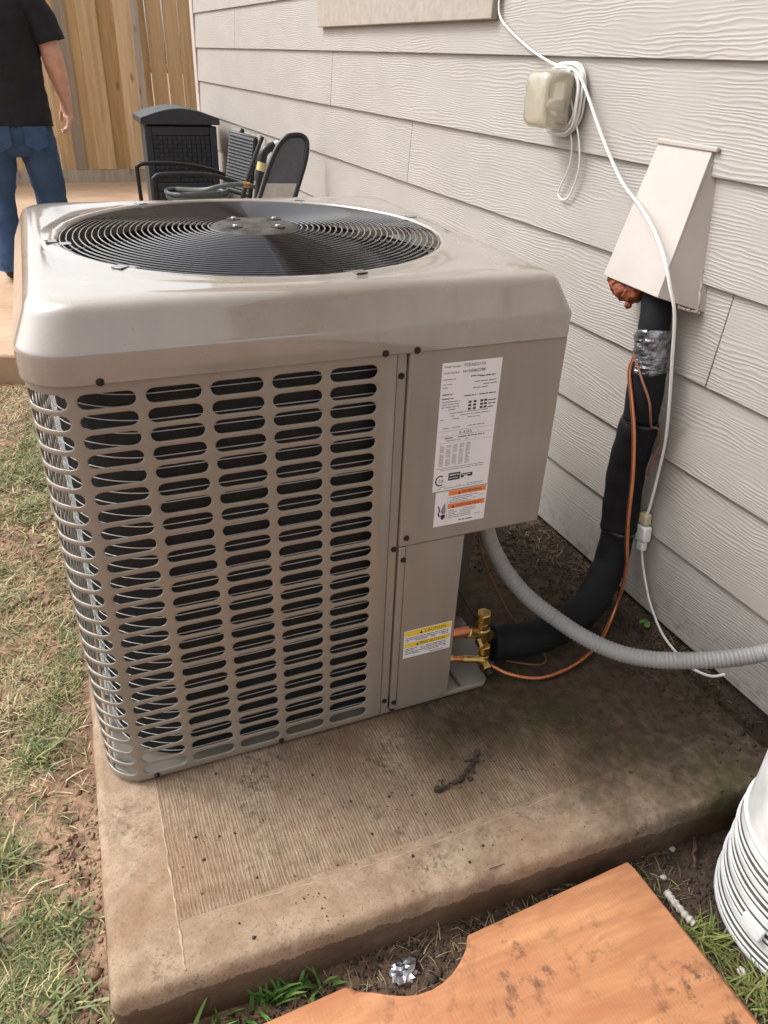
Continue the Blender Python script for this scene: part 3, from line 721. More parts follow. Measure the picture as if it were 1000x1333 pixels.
for k in range(4):
    a = R(35+90*k)
    c = (0.058*math.cos(a), 0.058*math.sin(a))
    MB().lathe([(0.0, 0.0160), (0.014, 0.0159), (0.0145, 0.0125)][::-1], 16, T(c[0], c[1], 0.0005)).build('bolt_recess', M['black'], guard, smooth=True)
    MB().lathe([(0.0, 0.0235), (0.004, 0.0233), (0.0055, 0.0225), (0.0055, 0.0195), (0.009, 0.0193), (0.009, 0.018)][::-1], 6, T(c[0], c[1], -0.0040)).build('hub_bolt', M['galv'], guard)
# fan blades and motor
def blades():
    for k in range(3):
        vs = []; nr_, na_ = 10, 10
        for i in range(nr_):
            r = 0.085 + (0.345-0.085)*i/(nr_-1)
            for j in range(na_):
                t = j/(na_-1)-0.5; span = R(62)+R(18)*i/(nr_-1)
                a = R(20)+2*PI*k/3 + t*span + 0.3*i/(nr_-1)
                vs.append((FCX+r*math.cos(a), FCY+r*math.sin(a), 0.875 + t*0.075 + 0.012*math.cos(t*3)))
        fs = [(i*na_+j, i*na_+j+1, (i+1)*na_+j+1, (i+1)*na_+j) for i in range(nr_-1) for j in range(na_-1)]
        o = U(MB().add(vs, fs).build('fan_blade', M['blade'], unit, smooth=True))
        s = o.modifiers.new('s', 'SOLIDIFY'); s.thickness = 0.003
blades()
U(MB().lathe([(0.078, 0.70), (0.085, 0.72), (0.085, 0.90), (0.07, 0.925)], 32, T(FCX, FCY, 0)).build('fan_motor', M['black'], unit, smooth=True))

# printed labels
def label(name, x0, z0, w_, h, y, skew=0.0):
    o = MB().box((0, 0, 0), (w_, h, 0.0004)).build(name, M['paper'], unit, bevel=0.0)
    m_ = frame((x0, y, z0), (0, -1, 0), (1, 0, skew)); o.matrix_parent_inverse = UI; o.matrix_basis = m_
    return o
class Print:
    def __init__(s, lab, z=0.0006): s.lab = lab; s.ink = {}; s.z = z
    def mb(s, mat): return s.ink.setdefault(mat, MB())
    def bar(s, x, y, w_, h, mat='ink', dz=0): s.mb(mat).add([(x, y, s.z+dz), (x+w_, y, s.z+dz), (x+w_, y+h, s.z+dz), (x, y+h, s.z+dz)], [(0, 1, 2, 3)])
    def words(s, x, y, w_, h, mat='greyink', density=0.8):
        e = x+w_
        while x < e:
            l = min(random.uniform(1.5, 6)*h, e-x)
            if random.random() < density: s.bar(x, y, l, h*0.62, mat)
            x += l + h*0.5
    def text(s, x, y, t, size, mat='ink', align='LEFT', dz=0.0):
        vs, fs = text_geo(t, size, align); s.mb(mat).add([(a+x, b+y, s.z+dz+0.0002) for a, b, c in vs], fs)
    def poly(s, pts, mat='ink', dz=0.0): s.mb(mat).add([(a, b, s.z+dz) for a, b in pts], [tuple(range(len(pts)))])
    def tri(s, x, y, h, mat='ink', dz=0.0002): s.poly([(x, y), (x+h*1.1, y), (x+h*0.55, y+h)], mat, dz)
    def done(s):
        nm = {'ink': 'black_lettering', 'greyink': 'small_print', 'orange': 'orange_band', 'yellow': 'yellow_band', 'paper': 'white_lettering'}
        for mat, b in s.ink.items():
            if mat in ('ink', 'greyink', 'paper'): b.build(nm[mat], M[mat], s.lab)['kind'] = 'stuff'
            else:
                for i, f in enumerate(b.f): MB().add([b.v[k] for k in f], [tuple(range(len(f)))]).build(nm[mat], M[mat], s.lab)
LW, LH = 0.118, 0.2535
rl = label('rating_label', 0.654, 0.565, LW, LH, -0.0031, 0.0); rl['label'] = 'tall white rating label with black data print'
# slight shear is not needed: the label is a plain rectangle
p = Print(rl)
p.text(0.004, 0.2445, 'Model Number', 0.0052); p.text(0.041, 0.2440, 'TCE36D21SA', 0.0078)
p.text(0.004, 0.2335, 'Serial Number', 0.0052); p.text(0.040, 0.2325, 'W1N5862788', 0.0078)
p.words(0.004, 0.222, 0.024, 0.003); p.words(0.046, 0.224, 0.03, 0.003, 'ink', 0.4)
p.words(0.076, 0.2225, 0.032, 0.0034, 'ink')
for yy in (0.213, 0.207): p.words(0.066, yy, 0.046, 0.003); p.words(0.004, yy, 0.018, 0.0026)
p.words(0.064, 0.2015, 0.03, 0.003)
for yy in (0.194, 0.186): p.words(0.004, yy, 0.022, 0.003, 'ink', 0.7)
p.words(0.048, 0.188, 0.024, 0.003, 'ink'); p.words(0.078, 0.188, 0.034, 0.003, 'ink')
for yy in (0.180, 0.175, 0.170, 0.165): p.words(0.004, yy, 0.036, 0.0026)
for r_ in range(3):
    for c_, xx in enumerate((0.058, 0.068, 0.082, 0.090)): p.bar(xx, 0.174-r_*0.0066, 0.006, 0.0042, 'ink')
    p.words(0.098, 0.1745-r_*0.0066, 0.016, 0.003, 'ink', 0.7)
for yy in (0.1575, 0.152, 0.146): p.words(0.004, yy, 0.10-(0.02 if yy < 0.15 else 0), 0.0026)
p.words(0.010, 0.129, 0.086, 0.0028)
p.bar(0.004, 0.1235, 0.110, 0.0006, 'greyink'); p.bar(0.004, 0.1135, 0.110, 0.0006, 'greyink')
p.text(0.058, 0.1155, 'R-410A', 0.0085, align='CENTER')
p.words(0.016, 0.1085, 0.082, 0.003, 'ink', 0.9); p.words(0.020, 0.1035, 0.06, 0.0026)
p.bar(0.004, 0.1000, 0.110, 0.0005, 'greyink')
for c_ in range(5):
    for r_ in range(15): p.words(0.008+c_*0.0135, 0.094-r_*0.0029, 0.009, 0.0021, 'greyink', 0.95)
for yy in (0.0475, 0.0435): p.words(0.004, yy, 0.10, 0.0022)
# certification mark: a C with letters inside
arc = []
for k in range(19):
    a = R(55)+R(250)*k/18; arc.append((0.0145+0.0105*math.cos(a), 0.0225+0.0115*math.sin(a)))
for k in range(18, -1, -1):
    a = R(55)+R(250)*k/18; arc.append((0.0145+0.0078*math.cos(a), 0.0225+0.0088*math.sin(a)))
for k in range(18):
    p.poly([arc[k], arc[37-k], arc[36-k], arc[k+1]])
p.text(0.0165, 0.0185, 'SA', 0.0095, align='CENTER')
p.bar(0.031, 0.0205, 0.025, 0.0155, 'ink'); p.words(0.033, 0.0305, 0.021, 0.0032, 'paper', 0.95); p.words(0.033, 0.0245, 0.019, 0.0022, 'paper', 0.9)
p.bar(0.058, 0.0265, 0.024, 0.0048, 'ink'); p.words(0.060, 0.028, 0.018, 0.0018, 'paper', 0.9); p.bar(0.058, 0.0225, 0.006, 0.004, 'ink')
p.bar(0.0720, 0.0235, 0.010, 0.003, 'ink')
for yy in (0.0075, 0.004): p.words(0.010, yy, 0.096, 0.002)
p.ink_fix = [p.mb('paper').v.__setitem__(i, (v[0], v[1], v[2]+0.0002)) for i, v in enumerate(p.mb('paper').v)]
p.done()
wl = label('warning_label', 0.662, 0.486, 0.111, 0.0765, -0.0031, 0.0); wl['label'] = 'white warning label with two orange bands'
p = Print(wl)
p.bar(0.028, 0.0655, 0.080, 0.0105, 'orange'); p.bar(0.028, 0.0365, 0.080, 0.0105, 'orange')
p.tri(0.047, 0.0668, 0.0062); p.text(0.056, 0.0677, 'WARNING', 0.0088); p.tri(0.036, 0.0378, 0.0062); p.text(0.044, 0.0388, 'AVERTISSEMENT', 0.0078)
for yy in (0.0605, 0.0565, 0.0525, 0.0485): p.words(0.030, yy, random.uniform(0.05, 0.075), 0.0024)
for yy in (0.0315, 0.0275, 0.0235, 0.0195, 0.0155): p.words(0.030, yy, random.uniform(0.05, 0.076), 0.0024)
p.words(0.054, 0.006, 0.030, 0.0034, 'ink', 0.95)
p.bar(0.0265, 0.001, 0.0005, 0.074, 'greyink')
p.poly([(0.006, 0.046), (0.009, 0.046), (0.012, 0.036), (0.010, 0.028), (0.013, 0.022), (0.010, 0.021), (0.007, 0.028), (0.009, 0.036)])
p.poly([(0.013, 0.033), (0.018, 0.046), (0.021, 0.052), (0.023, 0.044), (0.024, 0.030), (0.018, 0.025)], 'greyink')
p.poly([(0.013, 0.024), (0.024, 0.026), (0.023, 0.018), (0.019, 0.0135), (0.015, 0.016)])
p.done()
cl = label('caution_label', 0.6175, 0.160, 0.1115, 0.0745, 0.0004, 0.0); cl['label'] = 'white caution label with two yellow bands'
p = Print(cl)
p.bar(0.002, 0.0590, 0.1075, 0.0140, 'yellow'); p.bar(0.002, 0.0290, 0.1075, 0.0110, 'yellow')
p.tri(0.035, 0.0610, 0.0075); p.text(0.046, 0.0618, 'CAUTION', 0.0115); p.tri(0.028, 0.0302, 0.0068); p.text(0.037, 0.0312, 'PRECAUTION', 0.0100)
for yy in (0.0535, 0.0490, 0.0445): p.words(0.004, yy, 0.10, 0.0026, 'ink', 0.9)
for yy in (0.0235, 0.0190, 0.0145, 0.0100): p.words(0.004, yy, 0.098, 0.0026, 'ink', 0.9)
p.words(0.062, 0.0035, 0.034, 0.0026, 'ink'); p.done()

# service valves in the recess
gv = empty('suction_valve', (0.80, 0.05, 0.14)); gv.parent = unit; gv.matrix_parent_inverse = UI
GI = Matrix.Translation((-0.80, -0.05, -0.14))
def GV(o): o.matrix_parent_inverse = GI; return o
def hexp(a, b, r, n=6, ch=0.1):
    a, b = Vector(a), Vector(b); h = (b-a).length; c = r*ch
    return MB().lathe([(r-c, 0), (r, c), (r, h-c), (r-c, h)], n, frame(a, b-a, (0.3, 0.5, 0.8)))
GV(MB().tube(spline([(0.733, 0.045, 0.157), (0.775, 0.045, 0.153), (0.80, 0.047, 0.148)], 6), 0.0125, 16).build('copper_stub', M['copper'], gv, smooth=True))
GV(MB().lathe([(0.011, 0), (0.0155, 0.004), (0.014, 0.02), (0.012, 0.035), (0.015, 0.05), (0.015, 0.062)], 20, frame((0.795, 0.047, 0.149), (0.86, 0.15, -0.5))).build('valve_body', M['brass'], gv, smooth=True))
GV(hexp((0.848, 0.056, 0.108), (0.846, 0.056, 0.140), 0.0175, 20, 0.15).build('valve_stem', M['brass'], gv, smooth=True))
GV(hexp((0.846, 0.056, 0.141), (0.845, 0.056, 0.156), 0.0150, 8).build('stem_collar', M['brass'], gv))
GV(hexp((0.845, 0.056, 0.157), (0.844, 0.056, 0.184), 0.0185, 6).build('stem_cap', M['brass'], gv, bevel=0.002))
GV(hexp((0.826, 0.040, 0.121), (0.826, 0.020, 0.112), 0.0085, 6).build('service_port', M['brass'], gv, bevel=0.001))
GV(MB().lathe([(0.018, 0), (0.018, 0.02), (0.014, 0.028), (0.013, 0.06)], 20, frame((0.848, 0.057, 0.112), (0.9, 0.3, -0.5))).build('pipe_fitting', M['brass'], gv, smooth=True))
GV(MB().tube(spline([(0.812, 0.22, 0.26), (0.820, 0.15, 0.20), (0.835, 0.09, 0.16), (0.842, 0.075, 0.15)], 6), 0.0022, 6).build('cap_tether', M['black'], gv, smooth=True))
lv = empty('liquid_valve', (0.82, 0.035, 0.06)); lv.parent = unit; lv.matrix_parent_inverse = UI
LI = Matrix.Translation((-0.82, -0.035, -0.06))
def LV(o): o.matrix_parent_inverse = LI; return o
LV(MB().tube([(0.733, 0.038, 0.093), (0.752, 0.037, 0.088)], 0.0085, 14).tube([(0.758, 0.0365, 0.0865), (0.79, 0.035, 0.0775)], 0.0075, 14).build('copper_stub', M['copper'], lv, smooth=True))
LV(hexp((0.75, 0.037, 0.0885), (0.76, 0.0366, 0.0858), 0.010, 14).build('collar', M['brass'], lv, smooth=True))
LV(MB().lathe([(0.008, 0), (0.0095, 0.004), (0.0085, 0.04), (0.013, 0.05), (0.013, 0.062)], 16, frame((0.787, 0.035, 0.078), (0.9, 0, -0.30))).build('valve_body', M['brass'], lv, smooth=True))
LV(hexp((0.846, 0.036, 0.046), (0.846, 0.036, 0.074), 0.0125, 12).build('valve_stem', M['brass'], lv, smooth=True))
LV(hexp((0.848, 0.040, 0.075), (0.848, 0.040, 0.099), 0.0145, 6).build('stem_cap', M['brass'], lv, bevel=0.0015))
LV(hexp((0.846, 0.046, 0.052), (0.846, 0.012, 0.044), 0.0150, 6).build('flare_nut', M['brass'], lv, bevel=0.0015))
LV(hexp((0.846, 0.011, 0.0437), (0.846, -0.002, 0.0405), 0.0115, 16).build('port_cap', M['black'], lv, smooth=True))

# ------------------------------------------------------------------ line set
pipe_pts = spline([(0.885, 0.074, 0.066), (0.935, 0.070, 0.060), (0.990, 0.064, 0.058), (1.040, 0.066, 0.060), (1.096, 0.074, 0.066), (1.177, 0.097, 0.082), (1.240, 0.135, 0.108), (1.290, 0.170, 0.150), (1.314, 0.194, 0.225), (1.320, 0.211, 0.310), (1.321, 0.221, 0.392), (1.321, 0.217, 0.470), (1.321, 0.214, 0.541), (1.321, 0.222, 0.638), (1.321, 0.226, 0.677), (1.328, 0.246, 0.764), (1.340, 0.272, 0.84)], 10)
ip = tag(empty('insulated_pipe', (1.1, 0.1, 0.0)), 'thick black foam insulated suction pipe curving up the siding', 'pipe')
IPI = T(-1.1, -0.1, 0)
def IP(o): o.matrix_parent_inverse = IPI; return o
def cut(z): return min(range(len(pipe_pts)), key=lambda i: abs(pipe_pts[i].z-z) + (0 if pipe_pts[i].x > 1.25 else 9))
def sleeve(i0, i1, r, mat='foam', name='foam_sleeve', seed=0, crink=0.0):
    P = pipe_pts[i0:i1+1]
    # resample finer
    P = spline(P, 2)
    n = len(P); rr = []
    for i in range(n):
        e = min(i, n-1-i)/3.0
        rr.append(r*(1 - 0.10*max(0, 1-e)**2)*(1+0.018*math.sin(i*0.35+seed)))
    b = MB().tube(P, rr, 28)
    if crink:
        V = np.array(b.v); k = np.arange(len(V))
        ax = np.repeat(np.array([tuple(q) for q in P]), 28, 0); d = V-ax
        ang = np.tile(np.arange(28)/28*6.28, n); al = np.repeat(np.arange(n), 28).astype(float)
        f = (fbm(ang*1.6+al*0.12, al*0.55+ang*0.4, 1.3, seed, 3)-0.5)*crink
        b.v = [tuple(q) for q in ax + d*(1+f)[:, None]]
    return IP(b.build(name, M[mat], ip, smooth=True))
i1, i2, i3, i4 = cut(0.225), cut(0.535), cut(0.655), cut(0.745)
sleeve(0, i1, 0.0425, seed=1); sleeve(i1, i2, 0.0470, seed=2); sleeve(i2, i3, 0.0425, seed=3); sleeve(i3, len(pipe_pts)-1, 0.0350, seed=4)
tp = sleeve(i3-1, i4, 0.0405, 'tape', 'crinkled_tape', 5, 0.28); tp.data.set_sharp_from_angle(angle=R(18)); tp['label'] = 'crinkled silver black tape wrap'
copper_pts = spline([(0.846, 0.040, 0.046), (0.871, 0.034, 0.032), (0.905, 0.005, 0.020), (0.965, -0.023, 0.013), (1.04, -0.022, 0.012), (1.11, -0.004, 0.014), (1.18, 0.028, 0.018), (1.237, 0.070, 0.026), (1.268, 0.092, 0.060), (1.281, 0.098, 0.125), (1.283, 0.106, 0.190), (1.280, 0.119, 0.245), (1.276, 0.130, 0.312), (1.274, 0.146, 0.421), (1.272, 0.173, 0.525), (1.273, 0.203, 0.591), (1.276, 0.235, 0.652), (1.286, 0.240, 0.69)], 9)
ct = tag(MB().tube(copper_pts, 0.0053, 10).build('copper_tube', M['copper'], smooth=True), 'thin bare copper liquid tube looping along the black insulated pipe', 'pipe')
tw = tag(MB().tube(spline([(1.277, 0.222, 0.682), (1.272, 0.183, 0.650), (1.275, 0.150, 0.612), (1.281, 0.140, 0.575), (1.30, 0.150, 0.545), (1.33, 0.155, 0.53), (1.345, 0.158, 0.49), (1.335, 0.158, 0.44), (1.34, 0.165, 0.40)], 9), 0.0027, 8).build('thermostat_wire', M['cable_brown'], smooth=True), 'thin brown wire wound round the upper black pipe', 'wire')
def tie(zz, ext):
    i = cut(zz); c = pipe_pts[i]; d = (pipe_pts[i+1]-pipe_pts[i-1]).normalized()
    m_ = frame(c, d, (1, 0, 0)); pts = []
    for k in range(40):
        a = 2*PI*k/40; rad = 0.0425 + ext*max(0, math.cos(a-R(250)))**6
        pts.append(tuple(m_ @ Vector((rad*math.cos(a), rad*math.sin(a), 0))))
    o = IP(MB().tube(pts, 0.0022, 6, closed=True, flat=1.6).build('cable_tie', M['black'], ip, smooth=True))
tie(0.535, 0.013); tie(0.225, 0.012)
cd_pts = spline([(0.868, 0.17, 0.456), (0.880, 0.168, 0.39), (0.895, 0.16, 0.32), (0.915, 0.14, 0.268), (0.941, 0.11, 0.22), (0.976, 0.07, 0.178), (1.022, 0.03, 0.142), (1.064, -0.035, 0.122), (1.106, -0.10, 0.118), (1.151, -0.15, 0.125), (1.201, -0.19, 0.137), (1.278, -0.24, 0.160), (1.350, -0.28, 0.190), (1.385, -0.33, 0.25), (1.392, -0.36, 0.34), (1.392, -0.37, 0.5)], 4)
cdp = [cd_pts[0]]
acc = 0; step = 0.0021
for a, b in zip(cd_pts[:-1], cd_pts[1:]):
    l = (b-a).length; n = max(1, int(l/step))
    for k in range(1, n+1): cdp.append(a.lerp(b, k/n))
cd = tag(MB().tube(cdp, [0.0190+0.0010*math.sin(i*2*PI/4.0) for i in range(len(cdp))], 20).build('flexible_conduit', M['conduit'], smooth=True), 'grey ribbed flexible conduit sagging from the unit to the wall', 'conduit')
cd.data.set_sharp_from_angle(angle=R(180))
sw = tag(MB().tube(spline([(0.872, 0.21, 0.45), (0.885, 0.20, 0.36), (0.90, 0.20, 0.27), (0.925, 0.195, 0.20), (0.95, 0.19, 0.15), (0.99, 0.15, 0.06), (1.03, 0.05, 0.012), (1.0, 0.02, 0.008), (0.93, 0.06, 0.008)], 8), 0.0024, 6).build('control_wire', M['cable_brown'], smooth=True), 'thin reddish control wire hanging behind the grey conduit', 'wire')

# line cover on the wall
def hood():
    h = tag(empty('line_cover', (1.386, 0.30, 0.83)), 'tan painted wedge shaped cover over the pipe hole in siding', 'pipe cover')
    # local frame: along wall y, up z, outward -x ; built in world then parented
    yl, yr = 0.398, 0.222; xw = 1.384; d = 0.128
    b = MB()
    top = [(xw-0.012, yl, 1.120), (xw-0.012, yr, 1.120)]
    bot = [(xw-d, yl-0.01, 0.838), (xw-d, yr-0.005, 0.836)]
    vs = [(xw+0.004, 0.405, 1.124), (xw+0.004, 0.240, 1.124), (xw-0.010, 0.405, 1.120), (xw-0.010, 0.240, 1.120), (1.284, 0.398, 0.836), (1.287, 0.210, 0.832), (xw+0.004, 0.390, 0.806), (xw+0.004, 0.166, 0.804)]
    fs = [(0, 1, 3, 2), (2, 3, 5, 4), (1, 7, 5, 3), (0, 2, 4, 6)]
    o = b.add(vs, fs).build('cover_shell', M['tan'], h); o.matrix_parent_inverse = T(-1.386, -0.30, -0.83)
    s = o.modifiers.new('s', 'SOLIDIFY'); s.thickness = 0.004; s.offset = -1
    bv = o.modifiers.new('b', 'BEVEL'); bv.width = 0.003; bv.segments = 3; bv.limit_method = 'ANGLE'; bv.angle_limit = R(25)
    f = MB().box((xw-0.0165, 0.222, 1.122), (xw-0.008, 0.408, 1.132)).build('wall_flange', M['tan'], h, bevel=0.002); f.matrix_parent_inverse = T(-1.386, -0.30, -0.83)
    # ragged sealant along the flange
    def seal(pts, r, sd):
        P = spline(pts, 10); rs = np.random.default_rng(sd)
        o = MB().tube([p+Vector(rs.normal(0, r*0.35, 3)) for p in P], [r*rs.uniform(0.4, 1.5) for _ in P], 7).build('sealant_bead', M['sealant'], h, smooth=True); o.matrix_parent_inverse = T(-1.386, -0.30, -0.83)
    seal([(xw-0.008, 0.236, 1.10), (xw-0.010, 0.220, 1.0), (xw-0.009, 0.194, 0.9), (xw-0.011, 0.168, 0.81)], 0.0030, 3)
    seal([(xw-0.010, 0.167, 0.805), (xw-0.03, 0.176, 0.808), (xw-0.055, 0.188, 0.815)], 0.0032, 4)
    # spray foam stuffed inside
    rs = np.random.default_rng(8); ms = MB()
    for c, r in (((1.336, 0.355, 0.838), 0.036), ((1.318, 0.362, 0.836), 0.024), ((1.345, 0.32, 0.85), 0.04), ((1.35, 0.29, 0.865), 0.03), ((1.345, 0.37, 0.86), 0.04), ((1.304, 0.386, 0.830), 0.017), ((1.304, 0.366, 0.821), 0.023), ((1.304, 0.344, 0.814), 0.024), ((1.318, 0.372, 0.818), 0.026), ((1.312, 0.318, 0.818), 0.026), ((1.330, 0.340, 0.806), 0.026), ((1.302, 0.332, 0.808), 0.014), ((1.309, 0.335, 0.822), 0.020), ((1.307, 0.325, 0.802), 0.013), ((1.303, 0.318, 0.786), 0.009)):
        bm = bmesh.new(); bmesh.ops.create_icosphere(bm, subdivisions=3, radius=1)
        P = np.array([v.co[:] for v in bm.verts]); k = 1+0.55*(fbm(P[:, 0]*2+c[0]*50, P[:, 1]*2+P[:, 2]*3+c[1]*30, 1.3, 4)-0.5)
        ms.add([tuple(np.array(c)+q*r*s_) for q, s_ in zip(P, k)], [tuple(v.index for v in f.verts) for f in bm.faces]); bm.free()
    o = ms.build('spray_foam', M['foamorange'], h, smooth=True); o.matrix_parent_inverse = T(-1.386, -0.30, -0.83); o['label'] = 'ragged orange spray foam'
    mt = MB().add([(1.262, 0.285, 0.80), (1.258, 0.262, 0.775), (1.268, 0.262, 0.755), (1.272, 0.285, 0.775)], [(0, 1, 2, 3)])
hood()

# outlet cover with the coil of cord round its neck
def outlet():
    m_ = frame((1.3775, 0.775, 1.190), (-1, -0.05, 0.0), (0, -1, 0))   # local z = out of the wall, x = towards camera along wall, y = up?
    o = tag(empty('outdoor_outlet_cover'), 'yellowed clear plastic outlet bubble cover with white cord wound behind it', 'outlet cover'); o.matrix_world = m_
    def rr(w_, h, r, z, n=5):
        out = []
        for cx, cy, a0 in ((w_/2-r, h/2-r, 0), (-w_/2+r, h/2-r, PI/2), (-w_/2+r, -h/2+r, PI), (w_/2-r, -h/2+r, -PI/2)):
            for k in range(n+1):
                a = a0+PI/2*k/n; out.append((cx+r*math.cos(a), cy+r*math.sin(a), z))
        return out
    def loft(loops, name, mat, capend=True, capstart=True):
        n = len(loops[0]); vs = [v for l in loops for v in l]; fs = []
        for i in range(len(loops)-1):
            for k in range(n): fs.append((i*n+k, i*n+(k+1) % n, (i+1)*n+(k+1) % n, (i+1)*n+k))
        if capend: fs.append(tuple(range((len(loops)-1)*n, len(loops)*n)))
        if capstart: fs.append(tuple(range(n))[::-1])
        return MB().add(vs, fs).build(name, M[mat], o, smooth=True)
    loft([rr(0.100, 0.135, 0.02, -0.004), rr(0.100, 0.135, 0.02, 0.012), rr(0.094, 0.129, 0.02, 0.015)], 'back_plate', 'tan')
    loft([rr(0.072, 0.105, 0.016, 0.012), rr(0.072, 0.105, 0.016, 0.038)], 'box_neck', 'tan')
    b = loft([rr(0.092, 0.122, 0.018, 0.036), rr(0.106, 0.132, 0.022, 0.050), rr(0.108, 0.134, 0.024, 0.085), rr(0.104, 0.128, 0.026, 0.105), rr(0.092, 0.116, 0.028, 0.116), rr(0.068, 0.094, 0.025, 0.120)], 'bubble_lid', 'clear', True, False)
    s = b.modifiers.new('s', 'SOLIDIFY'); s.thickness = 0.0025; s.offset = -1
    loft([rr(0.045, 0.075, 0.008, 0.037), rr(0.043, 0.073, 0.008, 0.044)], 'receptacle', 'plug')
    loft([rr(0.030, 0.030, 0.006, 0.0445), rr(0.026, 0.026, 0.006, 0.072), rr(0.012, 0.012, 0.004, 0.082)], 'plug_body', 'plug').location = (0.012, -0.012, 0)
    # cord coil round the neck
    pts = []; N = 26
    turns = 7
    for k in range(turns*N+1):
        t = k/N; q = rr(0.138+0.016*math.sin(t*2.1), 0.150+0.016*math.cos(t*1.7), 0.055, 0, 6)
        j = (k % N)/N*len(q); a = Vector(q[int(j) % len(q)]); b2 = Vector(q[(int(j)+1) % len(q)]); c = a.lerp(b2, j-int(j))
        pts.append((c.x, c.y, 0.017+0.0034*t*0.95 + 0.0012*math.sin(k*0.7)))
    return o, m_, pts
oo, om, coilp = outlet()
cdw = tag(empty('white_extension_cord', (1.37, 0.6, 1.0)), 'white extension cord running from window corner round outlet and down the siding', 'cord')
CI = T(-1.37, -0.6, -1.0)
def CW(o): o.matrix_parent_inverse = CI; return o
CW(MB().tube([tuple(om @ Vector(q)) for q in coilp], 0.0031, 7).build('cord_coil', M['cord'], cdw, smooth=True))
CW(MB().tube(spline([(1.352, 1.160, 1.46), (1.351, 1.152, 1.39), (1.352, 1.10, 1.352), (1.355, 0.969, 1.300), (1.352, 0.86, 1.272), (1.345, 0.79, 1.262), (1.340, 0.74, 1.255)], 8), 0.0030, 8).build('cord_run', M['cord'], cdw, smooth=True))
CW(MB().tube(spline([(1.345, 0.79, 1.258), (1.342, 0.735, 1.258), (1.344, 0.695, 1.235), (1.346, 0.650, 1.190), (1.347, 0.578, 1.117), (1.342, 0.474, 1.036), (1.322, 0.368, 0.997), (1.299, 0.276, 0.958), (1.283, 0.210, 0.915), (1.280, 0.172, 0.865), (1.293, 0.154, 0.809), (1.316, 0.152, 0.703), (1.341, 0.152, 0.588), (1.356, 0.152, 0.497), (1.361, 0.153, 0.40), (1.361, 0.153, 0.318), (1.360, 0.1555, 0.288)], 9), 0.0041, 8, flat=0.75).build('cord_run', M['cord'], cdw, smooth=True))
CW(MB().tube(spline([(1.33, 0.775, 1.175), (1.335, 0.76, 1.150), (1.352, 0.741, 1.130), (1.358, 0.719, 1.096), (1.360, 0.716, 1.042), (1.360, 0.740, 0.991), (1.361, 0.750, 0.966), (1.361, 0.725, 0.955), (1.360, 0.695, 0.972), (1.359, 0.672, 1.038), (1.357, 0.690, 1.107), (1.350, 0.715, 1.158), (1.340, 0.740, 1.215)], 9), 0.0023, 7).build('cord_loop', M['cord'], cdw, smooth=True))
# connector and plug
def blockz(name, mat, c, lo, hi, b=0.003):
    m_ = frame(c, (-0.02, 0.12, 1.0), (0, 1, 0)); o = CW(MB().box(lo, hi, m_).build(name, M[mat], cdw, bevel=b)); return o
blockz('connector_body', 'socket', (1.359, 0.155, 0.262), (-0.014, -0.010, 0), (0.014, 0.010, 0.030), 0.004)
blockz('plug_body', 'plug', (1.359, 0.148, 0.215), (-0.019, -0.012, 0), (0.019, 0.012, 0.044), 0.005)
blockz('plug_neck', 'plug', (1.3595, 0.1445, 0.188), (-0.012, -0.009, 0), (0.012, 0.009, 0.027), 0.004)
CW(MB().tube(spline([(1.3595, 0.142, 0.192), (1.3600, 0.132, 0.163), (1.3600, 0.104, 0.115), (1.3600, 0.073, 0.072), (1.3585, 0.030, 0.035), (1.3560, -0.010, 0.015), (1.348, -0.062, 0.012), (1.340, -0.108, 0.014), (1.346, -0.140, 0.016), (1.365, -0.170, 0.020), (1.40, -0.20, 0.040), (1.42, -0.28, 0.05)], 8), 0.0036, 8, flat=0.8).build('plug_cord', M['cord'], cdw, smooth=True))

# ------------------------------------------------------------------ fence
def fence():
    FY = 8.3
    t = tag(empty('wooden_fence', (0, FY, 0)), 'tall vertical board cedar fence across the end of the yard', 'fence')
    def board(x0, x1, mat, dy=0.0, lean=0.0, z0=0.13, z1=1.98):
        th = 0.018
        m_ = Matrix.Rotation(lean, 4, 'Y')
        w_ = x1-x0; c = (x0+x1)/2
        o = MB().box((-w_/2, -th/2, 0), (w_/2, th/2, z1-z0), m_).build('fence_board', M[mat], t, bevel=0.002)
        o.location = (c, dy, z0)
    edges = [0.29, 0.435, 0.533, 0.655, 0.832, 1.0, 1.155]
    x = -6.2
    while x < 0.14:
        wd = random.uniform(0.135, 0.15); board(x+0.002, min(x+wd, 0.143)-0.002, 'fence' if random.random() < .8 else 'fencegrey', random.uniform(-.004, .004), random.uniform(-.004, .004)); x += wd
    board(0.146, 0.286, 'fence')
    for k, (a, b) in enumerate(zip(edges[:-1], edges[1:])):
        board(a-0.006 if k % 2 else a+0.001, b+0.006 if k % 2 else b-0.002, 'fencegrey' if k in (1,) else 'fence', (-0.020 if k % 2 else 0.001), 0.003*(k % 3-1))
    for k, (a, b) in enumerate(((1.215, 1.318), (1.329, 1.487), (1.501, 1.65), (1.657, 1.80), (1.804, 1.95), (1.953, 2.1), (2.104, 2.25), (2.254, 2.4))):
        board(a, b, 'fence', 0.10, -0.004)
    o = MB().box((1.158, -0.06, -0.1), (1.232, 0.03, 2.05)).build('fence_post', M['fencegrey'], t, bevel=0.004)
    for z in (0.35, 1.05, 1.75): MB().box((-6.2, 0.012+0.12, z), (3.0, 0.05+0.12, z+0.085)).build('fence_rail', M['fence'], t, bevel=0.003)
    MB().box((-6.2, -0.022, -0.02), (1.15, 0.018, 0.128)).build('kick_board', M['fencegrey'], t, bevel=0.003)
    MB().box((1.24, 0.06, -0.02), (3.0, 0.09, 0.128)).build('kick_board', M['fencegrey'], t, bevel=0.003)
fence()

